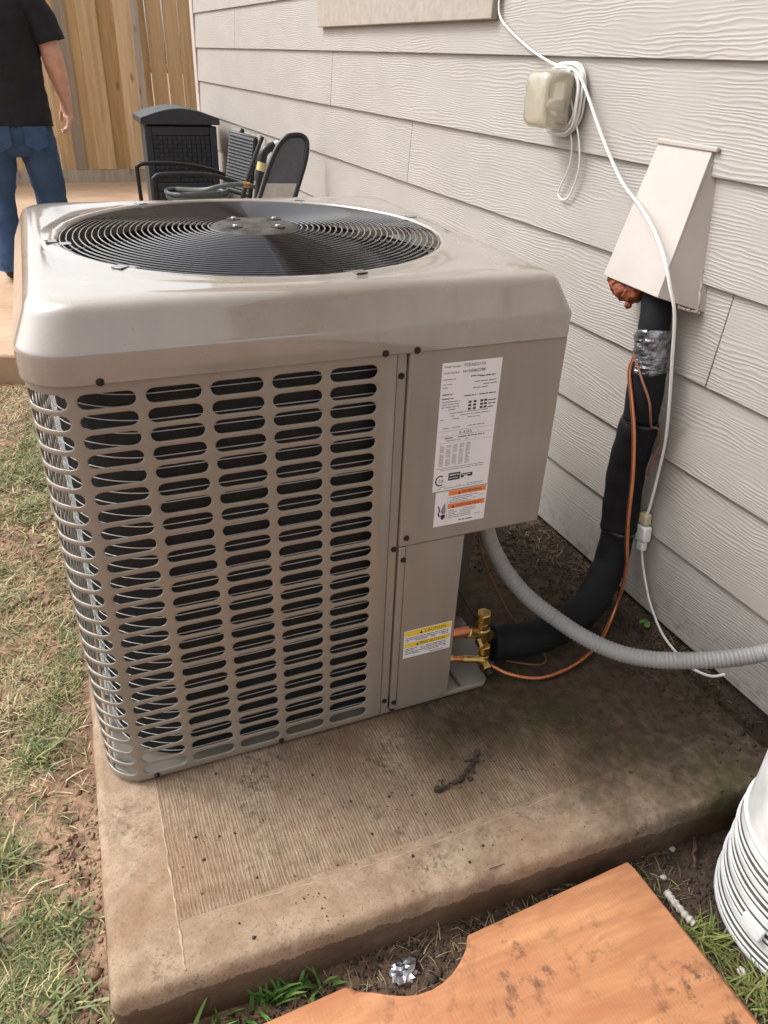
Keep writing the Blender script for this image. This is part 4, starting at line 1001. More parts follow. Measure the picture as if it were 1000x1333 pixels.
# ------------------------------------------------------------------ person
def skin_mesh(name, nodes, edges, mat, parent=None, sub=2, root=0, loc=None):
    me = bpy.data.meshes.new(name); me.from_pydata([n[0] for n in nodes], edges, []); me.update()
    o = bpy.data.objects.new(name, me); C.objects.link(o)
    sm = o.modifiers.new('skin', 'SKIN'); sm.use_smooth_shade = True
    if not me.skin_vertices: me.skin_vertices.new()
    for i, n in enumerate(nodes):
        r = n[1] if isinstance(n[1], tuple) else (n[1], n[1]); me.skin_vertices[0].data[i].radius = r
        me.skin_vertices[0].data[i].use_root = (i == root)
    ss = o.modifiers.new('sub', 'SUBSURF'); ss.levels = sub; ss.render_levels = sub
    me.materials.append(mat)
    dg = bpy.context.evaluated_depsgraph_get(); bpy.context.view_layer.update()
    m2 = bpy.data.meshes.new_from_object(o.evaluated_get(bpy.context.evaluated_depsgraph_get()))
    bpy.data.objects.remove(o); bpy.data.meshes.remove(me); m2.name = name
    o = bpy.data.objects.new(name, m2); C.objects.link(o)
    m2.polygons.foreach_set('use_smooth', [True]*len(m2.polygons))
    if not m2.materials: m2.materials.append(mat)
    if parent: o.parent = parent
    return o
def person():
    # local frame: origin between the feet, +y is where he walks (away), x to his right
    B = [((0, 0.0, 0.90), (0.110, 0.085)), ((0, 0.0, 1.08), (0.135, 0.100)), ((0, 0.01, 1.30), (0.155, 0.115)), ((0, 0.0, 1.45), (0.13, 0.09)), ((0, 0.005, 1.53), (0.058, 0.058)), ((0, 0.02, 1.62), (0.06, 0.07)), ((0, 0.03, 1.72), (0.075, 0.095)), ((0, 0.025, 1.80), (0.055, 0.07)),
         ((0.155, 0, 1.445), 0.062), ((0.238, -0.005, 1.38), 0.060), ((0.268, -0.02, 1.25), 0.062), ((0.275, -0.015, 1.20), 0.064), ((0.300, 0.030, 1.09), 0.058), ((0.322, 0.058, 0.985), 0.039),
         ((-0.155, 0, 1.445), 0.062), ((-0.22, 0, 1.38), 0.055), ((-0.25, -0.02, 1.20), 0.052), ((-0.27, 0.03, 1.07), 0.046), ((-0.28, 0.06, 0.985), 0.031),
         ((0.095, 0.0, 0.84), 0.080), ((0.138, 0.015, 0.48), 0.056), ((0.142, 0.0, 0.30), 0.052), ((0.140, -0.02, 0.10), 0.036), ((0.140, 0.10, 0.035), 0.024),
         ((-0.10, 0.0, 0.84), 0.080), ((-0.150, -0.02, 0.48), 0.056), ((-0.160, -0.075, 0.30), 0.052), ((-0.168, -0.125, 0.10), 0.036), ((-0.168, -0.03, 0.035), 0.024)]
    E = [(0, 1), (1, 2), (2, 3), (3, 4), (4, 5), (5, 6), (6, 7), (3, 8), (8, 9), (9, 10), (10, 11), (11, 12), (12, 13), (3, 14), (14, 15), (15, 16), (16, 17), (17, 18), (0, 19), (19, 20), (20, 21), (21, 22), (22, 23), (0, 24), (24, 25), (25, 26), (26, 27), (27, 28)]
    for sx, w0 in ((1, 13), (-1, 18)):     # hands: palm, four fingers and thumb, loosely curled
        wx, wy, wz = B[w0][0]; g = 1.22
        p0 = len(B); B.append(((wx+0.004*sx, wy+0.010, wz-0.050*g), (0.024*g, 0.036*g))); E.append((w0, p0))
        p1 = len(B); B.append(((wx+0.002*sx, wy+0.014, wz-0.082*g), (0.019*g, 0.036*g))); E.append((p0, p1))
        for k, (dy, ln) in enumerate(((0.034, .95), (0.012, 1.05), (-0.010, 1.0), (-0.030, .8))):
            a = len(B); B.append(((wx, wy+0.014+dy*g, wz-0.094*g), 0.0108*g)); E.append((p1, a))
            b = len(B); B.append(((wx-0.010*sx, wy+0.014+dy*1.05*g, wz-(0.094+0.036*ln)*g), 0.0098*g)); E.append((a, b))
            c = len(B); B.append(((wx-0.030*sx, wy+0.014+dy*g, wz-(0.094+0.054*ln)*g), 0.0088*g)); E.append((b, c))
            d = len(B); B.append(((wx-0.047*sx, wy+0.014+dy*0.95*g, wz-(0.094+0.048*ln)*g), 0.0078*g)); E.append((c, d))
        a = len(B); B.append(((wx-0.016*sx, wy+0.046*g, wz-0.045*g), 0.0135*g)); E.append((p0, a))
        b = len(B); B.append(((wx-0.030*sx, wy+0.056*g, wz-0.076*g), 0.0112*g)); E.append((a, b))
        c = len(B); B.append(((wx-0.036*sx, wy+0.054*g, wz-0.102*g), 0.0092*g)); E.append((b, c))
    o = skin_mesh('person', B, E, M['skin'], None, 2)
    tag(o, 'person walking away in black t-shirt and blue jeans beside the fence', 'person')
    def loft(b, rings, n=26, folds=0.0, sd=0):
        """rings: centre, radius x, radius y, tilt axis direction"""
        rs = np.random.default_rng(sd); vs = []; P = [Vector(r[0]) for r in rings]
        # resample smoothly
        cs = spline([r[0] for r in rings], 6); rx = np.interp(np.arange(len(cs))/6, np.arange(len(rings)), [r[1] for r in rings]); ry = np.interp(np.arange(len(cs))/6, np.arange(len(rings)), [r[2] for r in rings])
        for i, c in enumerate(cs):
            d = (cs[min(i+1, len(cs)-1)]-cs[max(i-1, 0)]).normalized()
            if d.z > 0: d = -d
            m_ = frame(c, -d, (1, 0, 0))
            for k in range(n):
                a = 2*PI*k/n
                f = 1 + folds*(float(fbm(np.array([a*1.3+i*0.10+sd]), np.array([i*0.42+math.sin(a)*1.4+sd*3.0]), 1.3, sd, 3)[0])-0.5)
                vs.append(tuple(m_ @ Vector((rx[i]*f*math.cos(a), ry[i]*f*math.sin(a), 0))))
        fs = [(i*n+k, i*n+(k+1) % n, (i+1)*n+(k+1) % n, (i+1)*n+k) for i in range(len(cs)-1) for k in range(n)]
        b.add(vs, fs)
    b = MB()
    loft(b, [((0, 0.005, 1.535), 0.075, 0.070), ((0, 0.0, 1.50), 0.125, 0.085), ((0, 0.0, 1.45), 0.185, 0.108), ((0, 0.005, 1.37), 0.212, 0.130), ((0, 0.01, 1.24), 0.218, 0.142), ((0, 0.0, 1.10), 0.212, 0.140), ((0, 0.0, 0.97), 0.214, 0.145), ((0, -0.005, 0.845), 0.222, 0.152)], 30, 0.10, 3)
    for sx in (1, -1): loft(b, [((0.135*sx, 0, 1.485), 0.070, 0.070), ((0.195*sx, -0.002, 1.45), 0.088, 0.088), ((0.242*sx, -0.008, 1.375), 0.086, 0.090), ((0.272*sx, -0.015, 1.272), 0.088, 0.092)], 20, 0.16, 5)
    b.build('t_shirt', M['tee'], o, smooth=True)
    b = MB()
    loft(b, [((0, 0.0, 0.97), 0.185, 0.124), ((0, -0.005, 0.90), 0.200, 0.136), ((0, -0.01, 0.82), 0.212, 0.146), ((0, -0.005, 0.745), 0.205, 0.135), ((0, 0.0, 0.70), 0.150, 0.100)], 30, 0.05, 7)
    loft(b, [((0.105, -0.008, 0.82), 0.105, 0.130), ((0.118, -0.005, 0.70), 0.108, 0.118), ((0.135, 0.008, 0.56), 0.098, 0.104), ((0.142, 0.014, 0.45), 0.090, 0.094), ((0.142, 0.0, 0.28), 0.088, 0.092), ((0.140, -0.015, 0.12), 0.084, 0.090), ((0.140, -0.015, 0.035), 0.086, 0.094)], 24, 0.20, 11)
    loft(b, [((-0.105, -0.010, 0.82), 0.105, 0.130), ((-0.120, -0.014, 0.70), 0.108, 0.118), ((-0.142, -0.018, 0.56), 0.098, 0.104), ((-0.155, -0.022, 0.45), 0.088, 0.094), ((-0.162, -0.075, 0.28), 0.084, 0.090), ((-0.168, -0.118, 0.13), 0.076, 0.084), ((-0.168, -0.125, 0.065), 0.076, 0.086)], 24, 0.20, 13)
    b.build('jeans', M['jean'], o, smooth=True)
    for sx in (1, -1):
        MB().prism([(-0.062, 0.06), (0.062, 0.06), (0.062, -0.04), (0.0, -0.072), (-0.062, -0.04)], 0.0025, frame((0.098*sx, -0.1545, 0.795), (0.12*sx, -1, 0.05), (1, 0.12*sx, 0))).build('back_pocket', M['jean'], o, bevel=0.003)
    for sx, x, y in ((1, 0.140, -0.01), (-1, -0.168, -0.11)):
        skin_mesh('shoe', [((x, y-0.05, 0.042), (0.046, 0.036)), ((x, y+0.02, 0.045), (0.046, 0.042)), ((x, y+0.12, 0.036), (0.050, 0.032)), ((x, y+0.185, 0.028), (0.040, 0.022))], [(0, 1), (1, 2), (2, 3)], M['shoe'], o, 2)
    skin_mesh('hair', [((0, -0.02, 1.66), (0.07, 0.05)), ((0, 0.0, 1.75), (0.088, 0.095)), ((0, 0.02, 1.82), (0.07, 0.085))], [(0, 1), (1, 2)], M['hair'], o, 2)
    for sx in (1, -1):
        skin_mesh('ear', [((0.082*sx, 0.03, 1.685), (0.012, 0.02)), ((0.086*sx, 0.026, 1.72), (0.012, 0.026))], [(0, 1)], M['skin'], o, 1)
        skin_mesh('eye', [((0.032*sx, 0.118, 1.725), 0.012), ((0.032*sx, 0.122, 1.725), 0.011)], [(0, 1)], M['plug'], o, 1)
    skin_mesh('nose', [((0, 0.118, 1.72), 0.012), ((0, 0.14, 1.685), 0.016)], [(0, 1)], M['skin'], o, 1)
    skin_mesh('mouth', [((-0.022, 0.112, 1.645), 0.007), ((0, 0.118, 1.645), 0.009), ((0.022, 0.112, 1.645), 0.007)], [(0, 1), (1, 2)], simple('lips', (0.35, 0.14, 0.11), 0.5), o, 1)
    o.location = (-0.035, 4.30, 0.0); o.rotation_euler = (0, 0, R(6))
person()

# ------------------------------------------------------------------ things stored against the wall
def bin_():
    x0, x1, y0, y1 = 0.735, 1.205, 4.55, 4.95
    t = tag(empty('storage_bin', ((x0+x1)/2, (y0+y1)/2, 0)), 'charcoal wicker look resin bin with domed lid by the house corner', 'bin')
    I = T(-(x0+x1)/2, -(y0+y1)/2, 0)
    def P(o): o.matrix_parent_inverse = I; return o
    P(MB().box((x0+0.02, y0+0.02, 0.0), (x1-0.02, y1-0.02, 0.84)).build('bin_body', M['resin'], t, bevel=0.008))
    for xx in (x0, x1-0.045): P(MB().box((xx, y0, 0.0), (xx+0.045, y0+0.045, 0.835)).build('corner_stile', M['resin'], t, bevel=0.006))
    P(MB().box((x0+0.046, y0+0.003, 0.44), (x1-0.046, y0+0.03, 0.49)).build('mid_rail', M['resin'], t, bevel=0.006))
    P(MB().box((x0+0.046, y0+0.003, 0.78), (x1-0.046, y0+0.03, 0.835)).build('top_rail', M['resin'], t, bevel=0.006))
    wv = MB()
    for i in range(12):
        for j in range(11):
            x = x0+0.05+i*(x1-x0-0.1)/12; z = 0.495+j*0.0258
            wv.box((x+0.002, y0+(0.008 if (i+j) % 2 else 0.014), z+0.002), (x+(x1-x0-0.1)/12-0.002, y0+0.022, z+0.0235))
    o = P(wv.build('woven_panel', M['resin'], t)); o['kind'] = 'stuff'
    for i in range(14):
        x = x0+0.05+i*(x1-x0-0.1)/14
        P(MB().box((x+0.003, y0+0.008, 0.03), (x+(x1-x0-0.1)/14-0.003, y0+0.022, 0.436)).build('lower_slat', M['resin'], t))
    prof = [(x0-0.02, 0.845), (x1+0.02, 0.845), (x1+0.02, 0.885)] + [(x1+0.015-(x1-x0+0.03)*k/14, 0.885+0.055*math.sin(PI*k/14)) for k in range(0, 15)] + [(x0-0.02, 0.885)]
    m_ = frame((0, y1+0.01, 0), (0, -1, 0), (1, 0, 0))
    P(MB().prism(prof, y1-y0+0.035, m_).build('lid', M['resin'], t, bevel=0.006))
bin_()
def chair():
    t = tag(empty('patio_chair', (0.95, 3.95, 0)), 'black metal patio chair with curved arms in front of the bin', 'chair')
    I = T(-0.95, -3.95, 0)
    def P(o): o.matrix_parent_inverse = I; return o
    for arm in ([(0.640, 4.2, 0.0), (0.632, 4.2, 0.3), (0.625, 4.2, 0.60), (0.632, 4.2, 0.636), (0.681, 4.2, 0.652), (0.869, 4.2, 0.650), (1.05, 4.2, 0.622), (1.20, 4.2, 0.57)],
                [(0.668, 3.7, 0.0), (0.662, 3.7, 0.3), (0.655, 3.7, 0.59), (0.665, 3.7, 0.636), (0.72, 3.7, 0.651), (0.95, 3.7, 0.648), (1.08, 3.7, 0.622), (1.20, 3.7, 0.575)]):
        P(MB().tube(spline(arm, 8), 0.0125, 10).build('arm', M['chairmetal'], t, smooth=True))
    for y in (3.7, 4.2): P(MB().tube(spline([(1.22, y, 0.0), (1.15, y, 0.40), (1.20, y, 0.62), (1.30, y, 0.85)], 6), 0.0125, 10).build('rear_leg', M['chairmetal'], t, smooth=True))
    P(MB().box((0.66, 3.72, 0.40), (1.15, 4.18, 0.425)).build('seat', M['weave'], t, bevel=0.006))
    # woven backrest panel
    bt = empty('backrest', (1.2, 3.95, 0.6)); bt.parent = t; bt.matrix_parent_inverse = I
    J = T(-1.2, -3.95, -0.6)
    m_ = frame((1.145, 3.70, 0.50), (-1, -1.0, 0.42), (0.55, -0.55, 0))
    px = Vector((1.175, 4.02, 0.86)); py = Vector((1.30, 3.86, 0.835)); qx = Vector((1.110, 3.98, 0.52)); qy = Vector((1.235, 3.82, 0.495))
    n = (py-px).cross(qx-px).normalized(); n = n if n.y < 0 else -n
    slab = [px, py, qy, qx]; vs = [tuple(v) for v in slab] + [tuple(v - n*0.03) for v in slab]
    o = MB().add(vs, [(0, 1, 2, 3), (7, 6, 5, 4), (0, 4, 5, 1), (1, 5, 6, 2), (2, 6, 7, 3), (3, 7, 4, 0)]).build('back_frame', M['chairmetal'], bt, bevel=0.008); o.matrix_parent_inverse = J
    for k in range(17):
        u = 0.04+0.92*k/17; a = px.lerp(qx, u); b = py.lerp(qy, u); d = (qx-px).normalized()*0.013
        a2 = a.lerp(b, 0.05) + n*0.001; b2 = a.lerp(b, 0.95) + n*0.001
        tilt = n*(0.007)
        vs = [tuple(a2), tuple(b2), tuple(b2+d+tilt), tuple(a2+d+tilt), tuple(a2-n*0.004), tuple(b2-n*0.004), tuple(b2+d-n*0.004), tuple(a2+d-n*0.004)]
        o = MB().add(vs, [(0, 1, 2, 3), (7, 6, 5, 4), (0, 4, 5, 1), (1, 5, 6, 2), (2, 6, 7, 3), (3, 7, 4, 0)]).build('back_slat', M['weave'], bt); o.matrix_parent_inverse = J
chair()
def folding():
    t = tag(empty('folding_chair', (1.15, 2.72, 0)), 'dark grey folded chair with rounded back leaning on the siding', 'folding chair')
    I = T(-1.15, -2.72, 0)
    def P(o): o.matrix_parent_inverse = I; return o
    # plane of the folded chair
    o0 = Vector((1.022, 2.68, 0.695)); ex = Vector((0.160, -0.02, 0.0)); ez = Vector((0.098, 0.045, 0.245))
    n = ex.cross(ez).normalized(); n = n if n.y < 0 else -n
    def Q(u, v, d=0): return o0 + ex*u + ez*v + n*d
    # frame tube: up the left, rounded top, down the right
    path = [Q(0.0, -1.0)-Vector((0.02, 0, 0.45)), Q(-0.05, -0.8), Q(0.0, 0.0), Q(0.03, 0.45), Q(0.13, 0.80), Q(0.30, 0.96), Q(0.52, 1.0), Q(0.74, 0.99), Q(0.92, 0.90), Q(1.02, 0.70), Q(1.05, 0.45), Q(1.04, 0.0), Q(1.05, -0.8), Q(1.05, -1.0)-Vector((-0.02, 0, 0.45))]
    P(MB().tube(spline(path, 8), 0.0125, 10).build('frame_tube', M['chairmetal'], t, smooth=True))
    outl = [(0.06, 0.16), (0.08, 0.45), (0.17, 0.76), (0.32, 0.91), (0.52, 0.95), (0.74, 0.94), (0.90, 0.85), (0.97, 0.68), (0.99, 0.45), (0.98, 0.16)]
    def slab(ol, d0, d1, name, mat):
        n_ = len(ol); vs = [tuple(Q(u, v, d0)) for u, v in ol] + [tuple(Q(u, v, d1)) for u, v in ol]
        fs = [tuple(range(n_)), tuple(range(n_, 2*n_))[::-1]] + [(i, (i+1) % n_, n_+(i+1) % n_, n_+i) for i in range(n_)]
        return P(MB().add(vs, fs).build(name, M[mat], t, bevel=0.004))
    slab(outl, 0.004, -0.012, 'back_panel', 'greyplastic')
    hole = [(0.40+0.20*math.cos(a), -0.35+0.26*math.sin(a)) for a in np.linspace(PI, 0, 9)]
    slab([(0.04, 0.15), (0.02, -0.35)] + hole + [(1.0, -0.35), (0.98, 0.15)], 0.006, -0.010, 'lower_panel', 'beige')
    slab([(0.0, 0.1), (0.0, -0.5), (1.0, -0.5), (1.0, 0.1)], -0.014, -0.024, 'seat_back_side', 'chairmetal')
folding()
gt = tag(empty('hand_tool', (1.2, 3.3, 0)), 'black handled tool with yellow collar and silver tip leaning by the wall', 'tool')
GI2 = T(-1.2, -3.3, 0)
def GT(o): o.matrix_parent_inverse = GI2; return o
GT(MB().tube([(1.05, 3.25, 0.0), (1.165, 3.3, 0.66)], 0.016, 12).build('shaft', M['chairmetal'], gt, smooth=True))
GT(MB().tube([(1.165, 3.3, 0.66), (1.181, 3.3, 0.715)], 0.026, 14).build('grip', M['chairmetal'], gt, smooth=True))
GT(MB().tube([(1.181, 3.3, 0.715), (1.193, 3.3, 0.757)], 0.027, 14).build('yellow_collar', simple('yellow_plastic', (0.55, 0.48, 0.22), 0.45), gt, smooth=True))
GT(MB().tube(spline([(1.190, 3.3, 0.757), (1.20, 3.3, 0.80), (1.225, 3.3, 0.825), (1.262, 3.3, 0.838)], 5), 0.024, 12).build('head', M['chairmetal'], gt, smooth=True))
GT(MB().tube([(1.262, 3.3, 0.838), (1.285, 3.3, 0.85)], 0.020, 12).build('silver_tip', M['galv'], gt, smooth=True))
hz_ = empty('garden_hose', (1.05, 3.45, 0)); tag(hz_, 'coiled grey green garden hose resting on the chair seat', 'hose')
HI = T(-1.05, -3.45, 0)
pts = []
for k in range(120):
    a = 2*PI*k/30; r = 0.155+0.008*(k/30)
    pts.append((0.93+r*math.cos(a), 3.90+r*0.9*math.sin(a), 0.438+0.026*(k/30)+0.004*math.sin(a*3)))
o = MB().tube(pts, 0.0125, 10).build('hose_coil', M['hose'], hz_, smooth=True); o.matrix_parent_inverse = HI
o = MB().tube(spline([(0.80, 3.80, 0.56), (0.88, 3.45, 0.600), (0.985, 3.4, 0.628), (1.09, 3.4, 0.634), (1.17, 3.4, 0.618), (1.21, 3.45, 0.58), (1.20, 3.6, 0.45)], 8), 0.0125, 10).build('hose_loop', M['hose'], hz_, smooth=True); o.matrix_parent_inverse = HI
o = MB().tube([(1.10, 3.395, 0.634), (1.135, 3.395, 0.630)], 0.017, 10).build('hose_coupling', M['brass'], hz_, smooth=True); o.matrix_parent_inverse = HI

# ------------------------------------------------------------------ foreground lumber
def lumber():
    z1, z0 = -0.045, -0.083
    c0 = Vector((0.904, -0.462)); d = Vector((-0.743, -0.024)).normalized(); nrm = Vector((d.y, -d.x)); nrm = nrm if nrm.y < 0 else -nrm
    L = 1.35; W = 0.50
    pts = [(0.0, 0.0)]
    # notch is a bite out of the back edge, u along d from the corner
    pts += [(0.359, 0.004), (0.362, 0.012)]
    for u, v in ((0.372, 0.024), (0.386, 0.036), (0.402, 0.047), (0.420, 0.056), (0.440, 0.0620), (0.462, 0.0645), (0.486, 0.0620), (0.507, 0.0555), (0.530, 0.0440), (0.552, 0.0300), (0.574, 0.0130), (0.583, 0.004)): pts.append((u, v))
    pts += [(0.59, 0.0), (L, 0.0), (L, W), (-0.012, W)]
    poly = [(c0 + d*u + nrm*v) for u, v in pts]
    org = Vector((0.5, -0.75, z0))
    polyt = [(c0 + d*min(max(u, 0.004), L-0.004) + nrm*max(v, 0.021)) for u, v in pts]
    n = len(pts); b = MB()
    vs = [(q.x-org.x, q.y-org.y, 0) for q in poly] + [(q.x-org.x, q.y-org.y, z1-z0-0.011) for q in poly] + [(q.x-org.x, q.y-org.y, z1-z0) for q in polyt]
    fs = [tuple(range(n))[::-1], tuple(range(2*n, 3*n))] + [(i+k*n, (i+1) % n+k*n, n+(i+1) % n+k*n, n+i+k*n) for k in (0, 1) for i in range(n)]
    b.add(vs, fs)
    o = b.build('lumber_board', M['lumber'], bevel=0.0015, seg=2, loc=tuple(org))
    bm = bmesh.new(); bm.from_mesh(o.data); bmesh.ops.recalc_face_normals(bm, faces=bm.faces); bm.to_mesh(o.data); bm.free()
    o.data.set_sharp_from_angle(angle=R(50))
    tag(o, 'orange raw wood board with a rounded notch lying before the pad', 'board')
lumber()

# ------------------------------------------------------------------ stack of white buckets
def buckets():
    cx, cy = 1.180, -0.660
    labs = ['lowest bucket of the white nested stack, its rim on the soil', 'second white bucket up in the nested stack beside the board', 'third white bucket up in the nested stack, thin ribs', 'topmost white bucket of the nested stack with smooth plain side']
    for k in range(4):
        zb = -0.093 + 0.052*k
        R0 = 0.171 - 0.0008*k
        pr = [(R0-0.004, 0.0), (R0+0.0015, 0.001), (R0+0.002, 0.008), (R0-0.0005, 0.0090), (R0-0.004, 0.0100), (R0-0.004, 0.0185), (R0+0.0035, 0.0195), (R0+0.004, 0.022), (R0+0.0005, 0.0230), (R0-0.004, 0.0240), (R0-0.004, 0.0335), (R0+0.0025, 0.0345), (R0+0.003, 0.037), (R0+0.0002, 0.0380), (R0-0.004, 0.0390), (R0-0.0012, 0.0420), (R0-0.0012, 0.0505)]
        if k == 3:
            pr += [(R0-0.004, 0.056), (R0+0.001, 0.064), (R0+0.001, 0.067), (R0-0.005, 0.069), (R0-0.006, 0.20), (R0-0.012, 0.245), (R0-0.018, 0.256), (R0-0.03, 0.26), (R0-0.034, 0.252), (0.0, 0.250)]
        else:
            pr += [(R0-0.012, 0.0508), (R0-0.013, 0.055)]
        o = MB().lathe(pr, 72, Matrix.Rotation(R(random.uniform(-1, 1)), 4, 'X'), cap=False).build('bucket', M['bucket'], smooth=True, loc=(cx+random.uniform(-.002, .002), cy+random.uniform(-.002, .002), zb))
        o.data.materials.append(M['groove_tone'])
        for i, q in enumerate(o.data.polygons):
            si = i//72; a, b = pr[si], pr[min(si+1, len(pr)-1)]
            if b[0] < R0-0.0035 and 0.002 < b[1] < 0.042: q.material_index = 1  # groove floors and rib ledges take the darker colour
        tag(o, labs[k], 'bucket', 'nested stack of white plastic buckets')
        for a in (168,):
            if k == 1:
                m_ = Matrix.Rotation(R(a+k*14), 4, 'Z')
                MB().box((R0+0.003, -0.022, 0.012), (R0+0.013, 0.022, 0.045), m_).build('handle_ear', M['bucket'], o, bevel=0.004)
buckets()

# ------------------------------------------------------------------ small litter on the soil
def gpos(x, y, dz=0.0): return (x, y, float(HZ(np.array([x]), np.array([y]))[0]) + dz)
def crumple(name, loc, r, mat, seed, fl=0.6, sub=3, amp=1.2):
    bm = bmesh.new(); bmesh.ops.create_icosphere(bm, subdivisions=sub, radius=1)
    P = np.array([v.co[:] for v in bm.verts]); k = 1+amp*(fbm(P[:, 0]*1.7+seed*3.1, P[:, 1]*1.7+P[:, 2]*2.2+seed, 1.4, seed, 3)-0.5)
    b = MB().add([tuple(q*s_*np.array([1, 1, fl])*r) for q, s_ in zip(P, k)], [tuple(v.index for v in f.verts) for f in bm.faces]); bm.free()
    return b.build(name, M[mat], loc=loc)
tag(crumple('foil_scrap', gpos(0.425, -0.475, 0.006), 0.020, 'foil', 3, 0.45, 3, 2.2), 'crumpled silver foil scrap on soil inside the board notch', 'foil')
sh = tag(MB().tube(spline([(0.965, -0.590, 0), (0.958, -0.568, 0.004), (0.955, -0.540, 0.006), (0.956, -0.522, 0.004)], 8), [0.0072*(1+0.22*math.sin(i*1.9)) for i in range(25)], 10).build('white_plastic_spiral', M['litter'], smooth=True, loc=(0.006, 0, gpos(0.958, -0.55)[2]+0.016)), 'broken piece of white spiral plastic beside the board edge', 'plastic piece')
for i, (x, y, r) in enumerate(((0.972, -0.432, 0.008), (0.992, -0.434, 0.006), (1.045, -0.445, 0.007), (0.985, -0.490, 0.006), (0.985, -0.690, 0.009), (1.30, 0.055, 0.006), (1.325, -0.02, 0.006), (1.33, 0.075, 0.005))):
    lab = ['pale pebble on dark soil just past the pad corner', 'small pale pebble next to a larger one by the pad', 'flat pale chip on the soil between pad and buckets', 'tiny white chip of litter near the board corner', 'white crumpled litter between board and buckets', 'pale stone chip under the white cord', 'pale chip by the grey conduit near the wall', 'little pale stone beside the green seedling'][i]
    tag(crumple('pebble', gpos(x, y, r*0.3), r, 'litter' if i in (3, 4) else 'stone', 20+i, 0.6, 2, 0.8), lab, 'pebble', 'pale chips lying on the soil')
tgs = [([(1.05, -0.50), (1.09, -0.455), (1.12, -0.43), (1.155, -0.40)], 0.0045, 'reddish twig lying between the pad edge and the buckets'), ([(1.16, -0.415), (1.175, -0.38), (1.185, -0.355)], 0.003, 'short twig leaning at the pad front near the buckets'), ([(0.935, -0.47), (0.975, -0.45), (1.01, -0.455)], 0.002, 'thin pale twig on soil behind the board corner')]
for pts, r, lab in tgs:
    P = spline([gpos(x, y, 0.012+0.006*(i % 2)) for i, (x, y) in enumerate(pts)], 6)
    tag(MB().tube([p + Vector(rng.normal(0, r*.4, 3)) for p in P], [r*rng.uniform(.6, 1.2) for _ in P], 7).build('twig', M['twig'], smooth=True), lab, 'twig', 'twigs on the soil')
# a muddy root dropped on the pad
def mud_root():
    t = tag(empty('muddy_root', (0.66, -0.19, 0.004)), 'dark muddy root clump lying on the bare concrete pad', 'root')
    I = T(-0.66, 0.19, -0.004)
    main = [(0.605, -0.225, 0.006), (0.635, -0.222, 0.006), (0.665, -0.214, 0.006), (0.688, -0.198, 0.007), (0.712, -0.182, 0.008), (0.724, -0.165, 0.008)]
    P = spline(main, 7); rs = np.random.default_rng(5)
    rad = [0.0038*rs.uniform(.5, 1.5) for _ in P]
    for i in range(5): rad[i] *= 1.6; rad[-1-i] *= 2.0
    o = MB().tube([p+Vector(rs.normal(0, 0.0018, 3)) for p in P], rad, 8).build('root_stem', M['clodmat'], t, smooth=True); o.matrix_parent_inverse = I
    for q in ([(0.620, -0.222, 0.005), (0.622, -0.208, 0.004), (0.628, -0.203, 0.003)], [(0.690, -0.197, 0.005), (0.698, -0.212, 0.003)], [(0.715, -0.180, 0.005), (0.690, -0.176, 0.003)]):
        o = MB().tube(spline(q, 4), 0.0017, 6).build('rootlet', M['clodmat'], t, smooth=True); o.matrix_parent_inverse = I
mud_root()
# clover seedling by the wall
def seedling():
    x, y = 1.345, 0.055; x0, y0, z0 = gpos(x, y, 0.0)
    t = tag(empty('seedling', (x0, y0, z0)), 'small green seedling growing in dark soil at the wall foot', 'plant')
    for i, (dx, dy, dz, a) in enumerate(((0.006, 0.004, 0.024, 0.3), (-0.008, 0.002, 0.026, 2.2), (0.0, -0.009, 0.021, 4.2), (0.004, 0.010, 0.012, 1.2))):
        MB().tube(spline([(0, 0, 0), (dx*0.6, dy*0.6, dz*0.7), (dx, dy, dz)], 4), 0.0008, 5).build('stem', M['leafgreen'], t, smooth=True)
        ol = [(0.0095*math.cos(q)*(1-0.15*math.cos(q)), 0.0085*math.sin(q)) for q in np.linspace(0, 2*PI, 11)[:-1]]
        MB().prism(ol, 0.0006, T(dx, dy, dz) @ Matrix.Rotation(a, 4, 'Z') @ Matrix.Rotation(0.5, 4, 'Y')).build('leaf', M['leafgreen'], t)
seedling()

